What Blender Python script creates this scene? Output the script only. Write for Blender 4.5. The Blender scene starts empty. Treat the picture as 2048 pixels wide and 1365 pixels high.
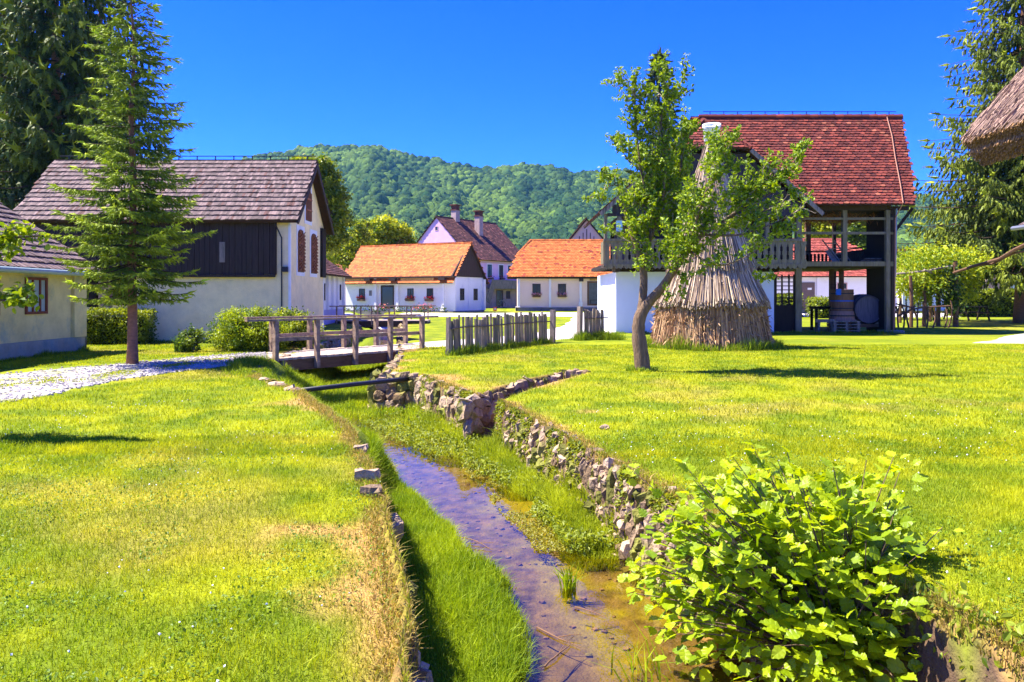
import bpy, math, random
import numpy as np
from mathutils import Vector, Matrix

# ------------------------------------------------------------------ camera, sky, sun
S = bpy.context.scene
F = 1593.0; EYE = 1.6; HY = 592.0
cam_d = bpy.data.cameras.new("Camera"); cam = bpy.data.objects.new("Camera", cam_d)
S.collection.objects.link(cam)
cam.location = (0, 0, EYE); cam.rotation_euler = (math.radians(90), 0, 0)
cam_d.lens = 28.0; cam_d.sensor_width = 36.0; cam_d.shift_y = -(682.5 - HY) / 2048.0
cam_d.clip_start = 0.1; cam_d.clip_end = 6000
S.camera = cam
KX, KY = 0.6, -0.10                      # ground shift of a shadow per metre of height
SUN_EL = math.atan(1 / math.hypot(KX, KY)); SUN_AZ = math.atan2(-KX, -KY)
W = bpy.data.worlds.new("World"); S.world = W; W.use_nodes = True
nt = W.node_tree; nt.nodes.clear()
sky = nt.nodes.new("ShaderNodeTexSky"); sky.sky_type = 'NISHITA'; sky.sun_disc = False
sky.sun_elevation = SUN_EL; sky.sun_rotation = SUN_AZ; sky.altitude = 400; sky.air_density = 1.0; sky.dust_density = 0.25; sky.ozone_density = 3.0
hs = nt.nodes.new("ShaderNodeHueSaturation"); hs.inputs['Saturation'].default_value = 1.45; hs.inputs['Value'].default_value = 1.0
hs.inputs['Hue'].default_value = 0.51
gm = nt.nodes.new("ShaderNodeMix"); gm.data_type = 'RGBA'; gm.blend_type = 'MULTIPLY'; gm.inputs['Factor'].default_value = 1.0
gm.inputs['B'].default_value = (0.12, 0.33, 1.25, 1)
bg = nt.nodes.new("ShaderNodeBackground"); bg.inputs['Strength'].default_value = 0.115
wo = nt.nodes.new("ShaderNodeOutputWorld")
nt.links.new(sky.outputs[0], hs.inputs['Color']); nt.links.new(hs.outputs[0], gm.inputs['A'])
nt.links.new(gm.outputs['Result'], bg.inputs['Color']); nt.links.new(bg.outputs[0], wo.inputs['Surface'])
sd = bpy.data.lights.new("Sun", 'SUN'); sun = bpy.data.objects.new("Sun", sd); S.collection.objects.link(sun)
sd.energy = 4.9; sd.angle = math.radians(0.5); sd.color = (1.0, 0.93, 0.80)
sun.rotation_euler = Vector((KX, KY, -1)).to_track_quat('-Z', 'Y').to_euler()
S.view_settings.view_transform = 'Standard'; S.view_settings.look = 'None'
S.view_settings.exposure = 1.75; S.view_settings.gamma = 1.0
S.cycles.max_bounces = 8; S.cycles.transparent_max_bounces = 16; S.cycles.volume_bounces = 0

rng = np.random.default_rng(7); random.seed(7)
def P(px, py, d): return Vector(((px - 1024) / F * d, d, EYE - (py - HY) / F * d))
def G(px, py, z=0.0):
    d = F * (EYE - z) / (py - HY); return Vector(((px - 1024) / F * d, d, z))
def XX(px, d): return (px - 1024) / F * d
def ZZ(py, d): return EYE - (py - HY) / F * d

# ------------------------------------------------------------------ materials
def hexc(h):
    h = h.lstrip('#'); r = [int(h[i:i+2], 16) / 255 for i in (0, 2, 4)]
    return tuple(c / 12.92 if c <= 0.04045 else ((c + 0.055) / 1.055) ** 2.4 for c in r)
def mk(name, base=(.5, .5, .5), rough=.85, var=.3, scale=4, col2=None, c2scale=1.5, c2thr=.55, c2soft=.1, bump=.3, bscale=30, bdist=.01,
       stretch=(1, 1, 1), attr=False, spec=.25, translucent=0, tcol=None, metallic=0):
    m = bpy.data.materials.new(name); m.use_nodes = True; t = m.node_tree; N = t.nodes; Lk = t.links
    N.clear(); out = N.new("ShaderNodeOutputMaterial"); b = N.new("ShaderNodeBsdfPrincipled")
    b.inputs['Roughness'].default_value = rough; b.inputs['Specular IOR Level'].default_value = spec; b.inputs['Metallic'].default_value = metallic
    tc = N.new("ShaderNodeTexCoord"); mp = N.new("ShaderNodeMapping"); mp.inputs['Scale'].default_value = stretch
    Lk.new(tc.outputs['Object'], mp.inputs['Vector'])
    if attr:
        a = N.new("ShaderNodeAttribute"); a.attribute_name = 'Col'
        mm = N.new("ShaderNodeMix"); mm.data_type = 'RGBA'; mm.blend_type = 'MULTIPLY'; mm.inputs['Factor'].default_value = 1
        mm.inputs['B'].default_value = (*base, 1); Lk.new(a.outputs['Color'], mm.inputs['A']); cur = mm.outputs['Result']
    else:
        rg = N.new("ShaderNodeRGB"); rg.outputs[0].default_value = (*base, 1); cur = rg.outputs[0]
    if col2 is not None:
        n2 = N.new("ShaderNodeTexNoise"); n2.inputs['Scale'].default_value = c2scale; n2.inputs['Detail'].default_value = 6; n2.inputs['Roughness'].default_value = .65
        Lk.new(mp.outputs[0], n2.inputs['Vector'])
        mr = N.new("ShaderNodeMapRange"); mr.inputs['From Min'].default_value = c2thr - c2soft; mr.inputs['From Max'].default_value = c2thr + c2soft
        Lk.new(n2.outputs['Fac'], mr.inputs['Value'])
        mx = N.new("ShaderNodeMix"); mx.data_type = 'RGBA'; Lk.new(mr.outputs[0], mx.inputs['Factor']); Lk.new(cur, mx.inputs['A']); mx.inputs['B'].default_value = (*col2, 1)
        cur = mx.outputs['Result']
    if var > 0:
        n1 = N.new("ShaderNodeTexNoise"); n1.inputs['Scale'].default_value = scale; n1.inputs['Detail'].default_value = 8; n1.inputs['Roughness'].default_value = .7
        Lk.new(mp.outputs[0], n1.inputs['Vector'])
        m1 = N.new("ShaderNodeMapRange"); m1.inputs['From Min'].default_value = .3; m1.inputs['From Max'].default_value = .7
        m1.inputs['To Min'].default_value = 1 - var; m1.inputs['To Max'].default_value = 1 + var * .6; Lk.new(n1.outputs['Fac'], m1.inputs['Value'])
        vm = N.new("ShaderNodeMix"); vm.data_type = 'RGBA'; vm.blend_type = 'MULTIPLY'; vm.inputs['Factor'].default_value = 1
        Lk.new(cur, vm.inputs['A']); Lk.new(m1.outputs[0], vm.inputs['B']); cur = vm.outputs['Result']
    Lk.new(cur, b.inputs['Base Color'])
    if bump > 0:
        n3 = N.new("ShaderNodeTexNoise"); n3.inputs['Scale'].default_value = bscale; n3.inputs['Detail'].default_value = 5
        Lk.new(mp.outputs[0], n3.inputs['Vector'])
        bp = N.new("ShaderNodeBump"); bp.inputs['Strength'].default_value = bump; bp.inputs['Distance'].default_value = bdist
        Lk.new(n3.outputs['Fac'], bp.inputs['Height']); Lk.new(bp.outputs[0], b.inputs['Normal'])
    if translucent > 0:
        tr = N.new("ShaderNodeBsdfTranslucent"); ms = N.new("ShaderNodeMixShader"); ms.inputs[0].default_value = translucent
        tm = N.new("ShaderNodeMix"); tm.data_type = 'RGBA'; tm.blend_type = 'MULTIPLY'; tm.inputs['Factor'].default_value = 1
        tm.inputs['B'].default_value = (*(tcol or (1.5, 1.3, .5)), 1); Lk.new(cur, tm.inputs['A']); Lk.new(tm.outputs['Result'], tr.inputs['Color'])
        Lk.new(b.outputs[0], ms.inputs[1]); Lk.new(tr.outputs[0], ms.inputs[2]); Lk.new(ms.outputs[0], out.inputs[0])
    else: Lk.new(b.outputs[0], out.inputs[0])
    return m
M = {}
M['tile'] = mk('clay_tile', (1, 1, 1), .8, .35, 3, attr=True, bump=.4, bscale=25)
M['tilebase'] = mk('roof_underlay', (.05, .025, .018), .9, .3)
M['shingle'] = mk('wood_shingle', (1, 1, 1), .85, .4, 5, attr=True, bump=.6, bscale=20, stretch=(3, .6, .6))
M['darkwood'] = mk('dark_weathered_wood', (.052, .034, .024), .8, .45, 3, bump=.6, bscale=12, stretch=(6, 6, .5), bdist=.02)
M['blackwood'] = mk('black_wood', (.022, .014, .010), .85, .4, 3, bump=.4, bscale=12, stretch=(6, 6, .5))
M['bridgewood'] = mk('warm_grey_bridge_wood', (.34, .235, .16), .85, .5, 3, col2=(.20, .14, .10), c2scale=2, bump=.7, bscale=14, stretch=(3, 3, 3), bdist=.01)
M['greywood'] = mk('grey_weathered_wood', (.30, .235, .17), .85, .5, 3, col2=(.10, .11, .06), c2scale=2, bump=.7, bscale=14, stretch=(6, 6, .8), bdist=.01)
M['brownwood'] = mk('brown_wood', (.16, .085, .045), .8, .45, 3, bump=.6, bscale=14, stretch=(1, 1, 6), bdist=.01)
M['palewood'] = mk('pale_plank', (.42, .33, .25), .85, .35, 5, attr=False, bump=.5, bscale=20)
M['mosswood'] = mk('mossy_grey_wood', (.20, .17, .085), .85, .45, 3, col2=(.2, .17, .12), c2scale=2, bump=.6, bscale=14, stretch=(5, 5, .8))
M['picket'] = mk('split_picket_wood', (1, 1, 1), .9, .5, 6, attr=True, bump=.9, bscale=16, stretch=(5, 5, .6), bdist=.015)
M['yplaster'] = mk('ochre_plaster', (.95, .76, .40), .95, .14, 2.2, col2=(.84, .70, .40), c2scale=.8, c2thr=.58, bump=.9, bscale=22, bdist=.02)
M['gplaster'] = mk('olive_plaster', (.68, .58, .25), .95, .2, 1.5, col2=(.2, .3, .25), c2scale=.9, c2thr=.62, bump=.5, bscale=12, bdist=.015)
M['gplinth'] = mk('grey_green_plinth', (.30, .31, .25), .95, .25, 2, col2=(.18, .26, .26), c2scale=1.3, bump=.8, bscale=14, bdist=.02)
M['white'] = mk('white_limewash', (.80, .79, .78), .9, .06, 1.5, col2=(.62, .62, .66), c2scale=.7, c2thr=.66, bump=.3, bscale=8)
M['lilac'] = mk('lilac_plaster', (.82, .50, .66), .9, .14, 1.2, bump=.3, bscale=8)
M['peach'] = mk('peach_plaster', (.88, .68, .54), .9, .06, .8, bump=.2, bscale=8)
M['pink'] = mk('pink_plaster', (.66, .42, .36), .9, .1, .8, bump=.2)
M['beige'] = mk('beige_stone_plaster', (.45, .34, .24), .9, .3, 2, bump=.5, bscale=6)
M['greystone'] = mk('grey_plinth_stone', (.20, .19, .19), .95, .35, 2.5, bump=.8, bscale=8, bdist=.02)
M['glass'] = mk('window_glass', (.03, .035, .045), .12, .1, 1, bump=0, spec=.6)
M['curtain'] = mk('pale_window_panel', (.32, .40, .38), .6, .1, 2, bump=0)
M['brownpaint'] = mk('brown_paint', (.17, .045, .025), .6, .2, 5, bump=.2)
M['rustpaint'] = mk('rust_lattice', (.36, .13, .055), .7, .25, 5, bump=.2)
M['metal'] = mk('dull_metal', (.25, .27, .30), .45, .15, 5, bump=.1, metallic=.6)
M['darkmetal'] = mk('dark_iron', (.03, .03, .035), .5, .2, 5, bump=.1)
M['gutter'] = mk('grey_gutter', (.30, .38, .36), .5, .1, 5, bump=.1)
M['leaf'] = mk('leaf', (1, 1, 1), .5, .12, 6, attr=True, bump=0, spec=.35, translucent=.38)
M['needle'] = mk('spruce_needles', (1, 1, 1), .6, .2, 8, attr=True, bump=0, spec=.2, translucent=.12)
M['forest'] = mk('forest_crown', (1, 1, 1), .8, .45, .35, attr=True, bump=1, bscale=.8, bdist=1.2, spec=.05)
M['grassblade'] = mk('grass_blade', (1, 1, 1), .6, .0, 6, attr=True, bump=0, spec=.2, translucent=.4, tcol=(1.25, 1.25, .7))
M['bark'] = mk('rough_bark', (.20, .13, .075), .95, .5, 8, bump=1, bscale=18, stretch=(3, 3, .5), bdist=.03)
M['sprucebark'] = mk('reddish_bark', (.25, .125, .075), .95, .4, 8, bump=1, bscale=18, stretch=(1, 1, 2.5), bdist=.02)
M['twig'] = mk('grey_twig', (.36, .29, .22), .9, .3, 8, bump=.3)
M['sprucetwig'] = mk('spruce_twig', (.07, .045, .025), .95, .3, 8, bump=0)
M['straw'] = mk('dry_stalks', (1, 1, 1), .8, .25, 12, attr=True, bump=.2, stretch=(1, 1, .3))
M['stone'] = mk('wall_stone', (1, 1, 1), .95, .55, 7, attr=True, col2=(.26, .25, .05), c2scale=2.2, c2thr=.6, c2soft=.06, bump=1, bscale=22, bdist=.03)
M['gravel'] = mk('gravel', (.42, .38, .36), .95, .5, 26, col2=(.26, .29, .05), c2scale=1.3, c2thr=.56, c2soft=.09, bump=1, bscale=60, bdist=.02)
M['road'] = mk('pale_road', (.58, .52, .48), .95, .15, 4, bump=.5, bscale=30)
M['plastic'] = mk('white_plastic', (.78, .80, .76), .4, .06, 5, bump=0, spec=.5)
M['red'] = mk('red_petal', (.6, .02, .03), .6, .3, 20, bump=0)
M['col'] = mk('painted', (1, 1, 1), .6, .15, 6, attr=True, bump=.1)
M['corn'] = mk('hanging_corn', (.55, .33, .09), .8, .45, 9, bump=1, bscale=14, bdist=.05)
M['barrel'] = mk('oak_staves', (.22, .12, .06), .75, .4, 4, bump=.4, bscale=14, stretch=(6, 6, .8))

# ------------------------------------------------------------------ objects
COL = S.collection
def thing(name, label, cat, loc=(0, 0, 0), rotz=0, group=None):
    o = bpy.data.objects.new(name, None); COL.objects.link(o); o.location = loc; o.rotation_euler = (0, 0, rotz)
    o.empty_display_size = .3
    return tag(o, label, cat, group)
def tag(o, label, cat, group=None, kind=None):
    if label: o['label'] = label
    if cat: o['category'] = cat
    if group: o['group'] = group
    if kind: o['kind'] = kind
    return o
def rootloc(o):
    while o.parent: o = o.parent
    return np.array(o.location[:])
def fast(name, V, Fc, mat, parent=None, col=None, smooth=False, world=False):
    """V (n,3) array; Fc (m,k) array or list of arrays / lists; col (n,3)"""
    V = np.asarray(V, dtype=np.float32)
    if world and parent is not None: V = V - rootloc(parent).astype(np.float32)
    me = bpy.data.meshes.new(name)
    if isinstance(Fc, np.ndarray):
        k = Fc.shape[1]; lo = Fc.reshape(-1); starts = np.arange(len(Fc)) * k; tot = np.full(len(Fc), k)
    else:
        lo = np.array([i for f in Fc for i in f]); tot = np.array([len(f) for f in Fc]); starts = np.concatenate([[0], np.cumsum(tot)[:-1]])
    me.vertices.add(len(V)); me.vertices.foreach_set('co', V.reshape(-1))
    me.loops.add(len(lo)); me.loops.foreach_set('vertex_index', lo.astype(np.int32))
    me.polygons.add(len(starts)); me.polygons.foreach_set('loop_start', starts.astype(np.int32)); me.polygons.foreach_set('loop_total', tot.astype(np.int32))
    me.update(calc_edges=True)
    me.polygons.foreach_set('use_smooth', np.full(len(starts), bool(smooth)))
    if col is not None:
        a = me.color_attributes.new('Col', 'FLOAT_COLOR', 'POINT'); c = np.ones((len(V), 4), dtype=np.float32); c[:, :3] = col
        a.data.foreach_set('color', c.reshape(-1))
    me.materials.append(mat)
    o = bpy.data.objects.new(name, me); COL.objects.link(o)
    if parent is not None: o.parent = parent
    return o
class MB:
    def __init__(s): s.v = []; s.f = []; s.c = []; s.col = (1, 1, 1)
    def add(s, vs, fs):
        n = len(s.v); s.v += [tuple(p) for p in vs]; s.c += [s.col] * len(vs); s.f += [[i + n for i in f] for f in fs]; return s
    def box(s, x0, x1, y0, y1, z0, z1, jit=0):
        vs = [(x, y, z) for z in (z0, z1) for (x, y) in ((x0, y0), (x1, y0), (x1, y1), (x0, y1))]
        if jit: vs = [tuple(c + random.uniform(-jit, jit) for c in p) for p in vs]
        return s.add(vs, [(0, 3, 2, 1), (4, 5, 6, 7), (0, 1, 5, 4), (1, 2, 6, 5), (2, 3, 7, 6), (3, 0, 4, 7)])
    def beam(s, a, b, w, h=None, up=(0, 0, 1)):
        h = h or w; a = Vector(a); b = Vector(b); d = (b - a).normalized(); u = Vector(up)
        if abs(d.dot(u)) > .95: u = Vector((0, 1, 0))
        r = d.cross(u).normalized() * w / 2; t = r.cross(d).normalized() * h / 2
        vs = [a - r - t, a + r - t, a + r + t, a - r + t, b - r - t, b + r - t, b + r + t, b - r + t]
        return s.add(vs, [(0, 1, 2, 3), (7, 6, 5, 4), (0, 4, 5, 1), (1, 5, 6, 2), (2, 6, 7, 3), (3, 7, 4, 0)])
    def tube(s, pts, rad, n=6, caps=True):
        pts = [Vector(p) for p in pts]; rings = []
        if not hasattr(rad, '__len__'): rad = [rad] * len(pts)
        ref = None
        for i, p in enumerate(pts):
            d = (pts[min(i + 1, len(pts) - 1)] - pts[max(i - 1, 0)])
            d = d.normalized() if d.length > 1e-9 else Vector((0, 0, 1))
            if ref is None: ref = Vector((1, 0, 0)) if abs(d.x) < .8 else Vector((0, 1, 0))
            a = (ref - d * ref.dot(d)).normalized(); b = d.cross(a); ref = a
            rings.append([p + (a * math.cos(2 * math.pi * k / n) + b * math.sin(2 * math.pi * k / n)) * rad[i] for k in range(n)])
        vs = [q for r in rings for q in r]; fs = []
        for i in range(len(pts) - 1):
            for k in range(n): fs.append((i * n + k, i * n + (k + 1) % n, (i + 1) * n + (k + 1) % n, (i + 1) * n + k))
        if caps: fs.append(tuple(range(n))[::-1]); fs.append(tuple((len(pts) - 1) * n + k for k in range(n)))
        return s.add(vs, fs)
    def prism(s, poly, axis, a0, a1):
        """poly of 2D points; axis 'x': pts are (y,z); 'y': (x,z); 'z': (x,y)"""
        def mkp(p, a): return {'x': (a, p[0], p[1]), 'y': (p[0], a, p[1]), 'z': (p[0], p[1], a)}[axis]
        n = len(poly); vs = [mkp(p, a0) for p in poly] + [mkp(p, a1) for p in poly]
        return s.add(vs, [tuple(range(n)), tuple(range(2 * n - 1, n - 1, -1))] + [(i, i + n, (i + 1) % n + n, (i + 1) % n) for i in range(n)])
    def slab(s, pts, th):
        """planar polygon pts thickened by th below its normal"""
        pts = [Vector(p) for p in pts]; nrm = (pts[1] - pts[0]).cross(pts[-1] - pts[0]).normalized(); n = len(pts)
        vs = pts + [p - nrm * th for p in pts]
        return s.add(vs, [tuple(range(n)), tuple(range(2 * n - 1, n - 1, -1))] + [(i, i + n, (i + 1) % n + n, (i + 1) % n) for i in range(n)])
    def lathe(s, c, prof, n=20):
        """prof list of (r,z) around vertical axis at c"""
        c = Vector(c); vs = []; fs = []
        for r, z in prof:
            for k in range(n): vs.append(c + Vector((r * math.cos(2 * math.pi * k / n), r * math.sin(2 * math.pi * k / n), z)))
        for i in range(len(prof) - 1):
            for k in range(n): fs.append((i * n + k, i * n + (k + 1) % n, (i + 1) * n + (k + 1) % n, (i + 1) * n + k))
        return s.add(vs, fs)
    def build(s, name, mat, parent=None, smooth=False, world=False):
        return fast(name, np.array(s.v), s.f, mat, parent, np.array(s.c), smooth, world)

def inst(name, tv, tf, R, pos, mat, parent=None, col=None, world=True, smooth=False, jitter=0):
    """merge N copies of a template: R (N,3,3) scaled frames (columns = local axes)"""
    tv = np.asarray(tv, dtype=np.float64); N = len(pos); V = len(tv)
    vv = np.einsum('nij,vj->nvi', R, tv) + np.asarray(pos)[:, None, :]
    if jitter: vv = vv + rng.normal(0, 1, vv.shape) * (np.linalg.norm(R, axis=(1, 2))[:, None, None] * jitter)
    c = None if col is None else np.repeat(col, V, axis=0)
    ks = {len(f) for f in tf}
    if len(ks) == 1:
        tfa = np.array(tf); Fc = (tfa[None] + (np.arange(N) * V)[:, None, None]).reshape(-1, tfa.shape[1])
    else: Fc = [[i + n * V for i in f] for n in range(N) for f in tf]
    return fast(name, vv.reshape(-1, 3), Fc, mat, parent, c, smooth, world)
def frames(dirs, normals=None):
    """columns: x = side, y = along dir, z = normal"""
    y = dirs / np.linalg.norm(dirs, axis=1, keepdims=True)
    if normals is None: normals = rng.normal(size=y.shape)
    x = np.cross(y, normals); x /= np.linalg.norm(x, axis=1, keepdims=True) + 1e-9
    z = np.cross(x, y)
    return np.stack([x, y, z], axis=2)
LEAF4 = ([(0, 0, 0), (.32, .45, .06), (0, 1, 0), (-.32, .45, .06)], [(0, 1, 2, 3)])
LEAF6 = ([(0, 0, 0), (.28, .3, .08), (.26, .65, .08), (0, 1, -.06), (-.26, .65, .08), (-.28, .3, .08)], [(0, 1, 2, 3), (0, 3, 4, 5)])
HAZEL0 = ([(0, 0, 0), (0, .3, .02), (0, .65, .0), (0, 1.0, -.1),
          (.30, .12, .06), (.44, .42, .09), (.36, .74, .04), (-.30, .12, .06), (-.44, .42, .09), (-.36, .74, .04), (.16, .93, -.02), (-.16, .93, -.02)],
         [(0, 4, 1), (4, 5, 1), (1, 5, 2), (5, 6, 2), (2, 6, 10), (2, 10, 3), (7, 0, 1), (8, 7, 1), (8, 1, 2), (9, 8, 2), (9, 2, 11), (11, 2, 3)])
_hz = []; _hf = []; _prof = [(.06, .10), (.16, .27), (.28, .35), (.42, .385), (.56, .345), (.70, .27), (.82, .17), (.91, .10)]
for _i in range(5): _hz.append((0, [0, .25, .5, .75, 1.02][_i], [0, .015, .01, -.03, -.12][_i]))
for _s in (1, -1):
    _b = len(_hz)
    for _k, (_y, _w) in enumerate(_prof):
        _t = 1.07 if _k % 2 else .93
        _hz.append((_s * _w * _t, _y + (.03 if _k % 2 else 0), .05 + .07 * _w - .10 * _y * _y + (.018 if _k % 2 else -.018)))
    _seq = [(0, _b, _b + 1), (0, _b + 1, 1), (1, _b + 1, _b + 2), (1, _b + 2, _b + 3), (1, _b + 3, 2), (2, _b + 3, _b + 4), (2, _b + 4, _b + 5), (2, _b + 5, 3), (3, _b + 5, _b + 6), (3, _b + 6, _b + 7), (3, _b + 7, 4)]
    _hf += _seq if _s == 1 else [q[::-1] for q in _seq]
HAZEL = (_hz, _hf)
SPIN = ([(0, 0, 0), (.5, .35, -.25), (-.5, .35, -.25), (0, .35, .5), (0, 1, 0)], [(0, 1, 2), (0, 2, 3), (0, 3, 1), (4, 2, 1), (4, 3, 2), (4, 1, 3)])
def leafcloud(name, pos, size, mat, parent, ca, cb, tpl=LEAF4, up=.6, outward=None, droop=0.0, colt=None, sj=.35, world=True):
    pos = np.asarray(pos); N = len(pos)
    nrm = rng.normal(size=(N, 3)); nrm[:, 2] += up * 2
    d = rng.normal(size=(N, 3)); d[:, 2] -= droop * 2
    if outward is not None: d += outward
    R = frames(d, nrm)
    s = size * (1 + sj * rng.uniform(-1, 1, N)); R = R * s[:, None, None]
    t = rng.uniform(0, 1, N) if colt is None else np.clip(colt + rng.normal(0, .18, N), 0, 1)
    c = np.array(ca)[None] * (1 - t[:, None]) + np.array(cb)[None] * t[:, None]
    return inst(name, tpl[0], tpl[1], R, pos, mat, parent, c, world=world)

# numpy value noise
_perm = rng.uniform(0, 1, (256, 256))
def vn(x, y):
    x = np.asarray(x, float); y = np.asarray(y, float)
    xi = np.floor(x).astype(int); yi = np.floor(y).astype(int); fx = x - xi; fy = y - yi
    fx = fx * fx * (3 - 2 * fx); fy = fy * fy * (3 - 2 * fy)
    a = _perm[xi & 255, yi & 255]; b = _perm[(xi + 1) & 255, yi & 255]; c = _perm[xi & 255, (yi + 1) & 255]; d = _perm[(xi + 1) & 255, (yi + 1) & 255]
    return (a * (1 - fx) + b * fx) * (1 - fy) + (c * (1 - fx) + d * fx) * fy
def fbm(x, y, o=4):
    s = 0; a = .5
    for i in range(o): s = s + a * vn(x * 2 ** i + 17 * i, y * 2 ** i + 31 * i); a *= .5
    return s / (1 - .5 ** o)
def sst(a, b, x):
    t = np.clip((x - a) / (b - a), 0, 1); return t * t * (3 - 2 * t)

# ------------------------------------------------------------------ terrain
LY = [-12, 0, 3.3, 4.2, 5.2, 6.1, 7.3, 9.2, 10.9, 13.2, 15.6, 18.5, 21, 24, 30, 38, 46, 60, 90]
LXv = [-.3, -.35, -.42, -.57, -.75, -.97, -1.28, -1.84, -2.5, -3.5, -5.0, -5.8, -6.3, -6.5, -7.0, -7.8, -9, -12, -20]
RY = [-12, 0, 3.3, 4.3, 5.0, 5.7, 7.43, 9.5, 12.25, 12.9, 14.7, 16.4, 16.9, 21, 24, 30, 38, 46, 60, 90]
RXv = [2.6, 2.5, 2.35, 2.2, 1.8, 1.5, 1.1, .55, -.18, -.6, -1.35, -1.9, -2.75, -3.0, -3.4, -4.2, -5.2, -6.5, -9, -17]
WATER = -0.75; BED = -0.87
def edges(y):
    y = np.asarray(y, float)
    return np.interp(y, LY, LXv) + .10 * (vn(y * 1.7, 3.3) - .5), np.interp(y, RY, RXv) + .08 * (vn(y * 1.9, 9.3) - .5)
LWY = [2, 4.8, 5.9, 7.5, 9.2, 10.2, 11]; LWX = [.6, .72, 1.0, .84, .70, .45, .15]
NA = np.array([-.55, 12.3]); NB = np.array([1.25, 16.7])
def terrain(x, y, full=False):
    x = np.asarray(x, float); y = np.asarray(y, float)
    xl, xr = edges(y)
    base = .25 * sst(32, 60, y) + .05 * (fbm(x * .35, y * .35, 3) - .5) + .012 * (vn(x * 3, y * 3) - .5)
    sl = x - xl; sr = xr - x
    wl = .12 + 1.0 * sst(8, 11, y) * (1 - .55 * sst(19, 21, y)) ; wr = .16 + 0 * y
    base = base - .16 * np.exp(-np.clip(-sl, 0, None) / .5) * (sl <= 0) * sst(8, 4, y) - .05 * np.exp(-np.clip(-sr, 0, None) / .4) * (sr <= 0)
    inside = np.minimum(sst(0, 1, sl / wl), sst(0, 1, sr / wr)) * (1 - sst(62, 70, y))
    inside = np.where((sl > 0) & (sr > 0), inside, 0)
    # bed with vegetated shelves on both sides
    shelfL = sst(.12, -.08, sl - np.interp(y, LWY, LWX)) * sst(11.0, 10.2, y) * .17 + sst(1.6, .9, sl) * sst(13, 15, y) * .3
    shelfR = sst(.62, .3, sr) * sst(6.9, 7.7, y) * sst(17.5, 16, y) * .17
    under = .14 * sst(14.8, 16.5, y) * (1 - .5 * sst(0, .8, sr - .2))
    bed = BED + np.maximum(np.maximum(shelfL, shelfR), under) + .03 * (vn(x * 2.5, y * 2.5) - .5)
    z = base * (1 - inside) + bed * inside
    # stone lined side notch
    ab = NB - NA; t = np.clip(((x - NA[0]) * ab[0] + (y - NA[1]) * ab[1]) / (ab @ ab), 0, 1)
    dist = np.hypot(x - (NA[0] + t * ab[0]), y - (NA[1] + t * ab[1]))
    w = .26 - .02 * t; dep = .78 - .55 * t ** .7
    nin = sst(w + .05, w - .05, dist) * (dist < w + .06)
    z = np.minimum(z, z * (1 - nin) + (base - dep) * nin)
    if full: return z, sl, sr, inside, nin, dist
    return z
def TZ(x, y): return float(terrain(x, y))
def grow(a, b, s0, k):
    out = [a]; s = s0
    while out[-1] < b: out.append(out[-1] + s); s *= k
    return out
xs = np.array(sorted([-x for x in grow(9, 2500, .12, 1.13)]) + list(np.arange(-8.95, 4.96, .05)) + grow(5, 2500, .12, 1.13))
ys = np.array([-600, -150, -40, -15, -6, -2] + list(np.arange(0, 4, .25)) + grow(4, 62, .04, 1.004) + grow(66, 3000, 5, 1.2))
gx, gy = np.meshgrid(xs, ys); z, sl, sr, ins, nin, nd = terrain(gx, gy, True)
nearL = np.exp(-np.clip(-sl, 0, None) / (.35 + .25 * sst(6, 4, gy))) * (sl <= 0); nearR = np.exp(-np.clip(-sr, 0, None) / .55) * (sr <= 0)
nearN = np.exp(-np.clip(nd - .25, 0, None) / .3)
pn = fbm(gx * .9, gy * .9, 4)
def dryness(x, y, nl, nr, nn):
    n = fbm(x * .9, y * .9, 4); n2 = fbm(x * .35 + 50, y * .35, 3)
    k = sst(70, 22, y)
    return np.clip(sst(.35, .62, nl * .66 + (n - .5) * 1.1) + sst(.35, .6, nr * .8 * k + (n - .5) * 1.0) + .8 * sst(.4, .7, nn * .8 + (n - .5)) + .32 * sst(.56, .72, n2 * .6 + n * .4), 0, 1)
dry = dryness(gx, gy, nearL, nearR, nearN)
cg = np.array([.24, .27, .008]); cdk = np.array([.13, .18, .008]); cd = np.array([.40, .25, .07]); mud = np.array([.165, .13, .05]); veg = np.array([.20, .26, .010]); soil = np.array([.12, .075, .045])
tt = sst(.35, .65, fbm(gx * 2.2, gy * 2.2, 4))[..., None]
cc = cdk * (1 - tt) + cg * tt
cc = cc * (1 - dry[..., None]) + cd * dry[..., None]
wet = sst(-.70, -.78, z)[..., None]
inm = (np.maximum(ins, nin) > .03)[..., None]
mud = mud * (.45 + 1.1 * fbm(gx * 7, gy * 4.5, 3))[..., None] * np.where(vn(gx * 14, gy * 12) > .62, .6, 1.0)[..., None]; alg = sst(.42, .58, fbm(gx * 2.6 + 4, gy * 2.6, 4)) * sst(1.25, .7, sr + .35 * (vn(gx * 1.3, gy * 1.3) - .5)); mud = mud * (1 - alg[..., None]) + np.array([.24, .23, .02]) * alg[..., None]
cin = np.where(wet > .01, veg * (1 - wet) + mud * wet, np.where((z[..., None] < -.6) & (sr[..., None] > .2), veg, soil))
cin = np.where((sl[..., None] < 1.2) & (gy[..., None] > 9) & (z[..., None] > -.68), veg * .9, cin)
cc = np.where(inm, cin, cc)
nyy, nxx = gx.shape; idx = np.arange(nyy * nxx).reshape(nyy, nxx)
Fq = np.stack([idx[:-1, :-1], idx[:-1, 1:], idx[1:, 1:], idx[1:, :-1]], -1).reshape(-1, 4)
mg = mk('meadow_ground', (1, 1, 1), .95, .35, 9, attr=True, bump=.8, bscale=40, bdist=.03, spec=.1)
ground = fast('ground', np.stack([gx, gy, z], -1).reshape(-1, 3), Fq, mg, None, cc.reshape(-1, 3), True); tag(ground, None, None, kind='structure')

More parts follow.
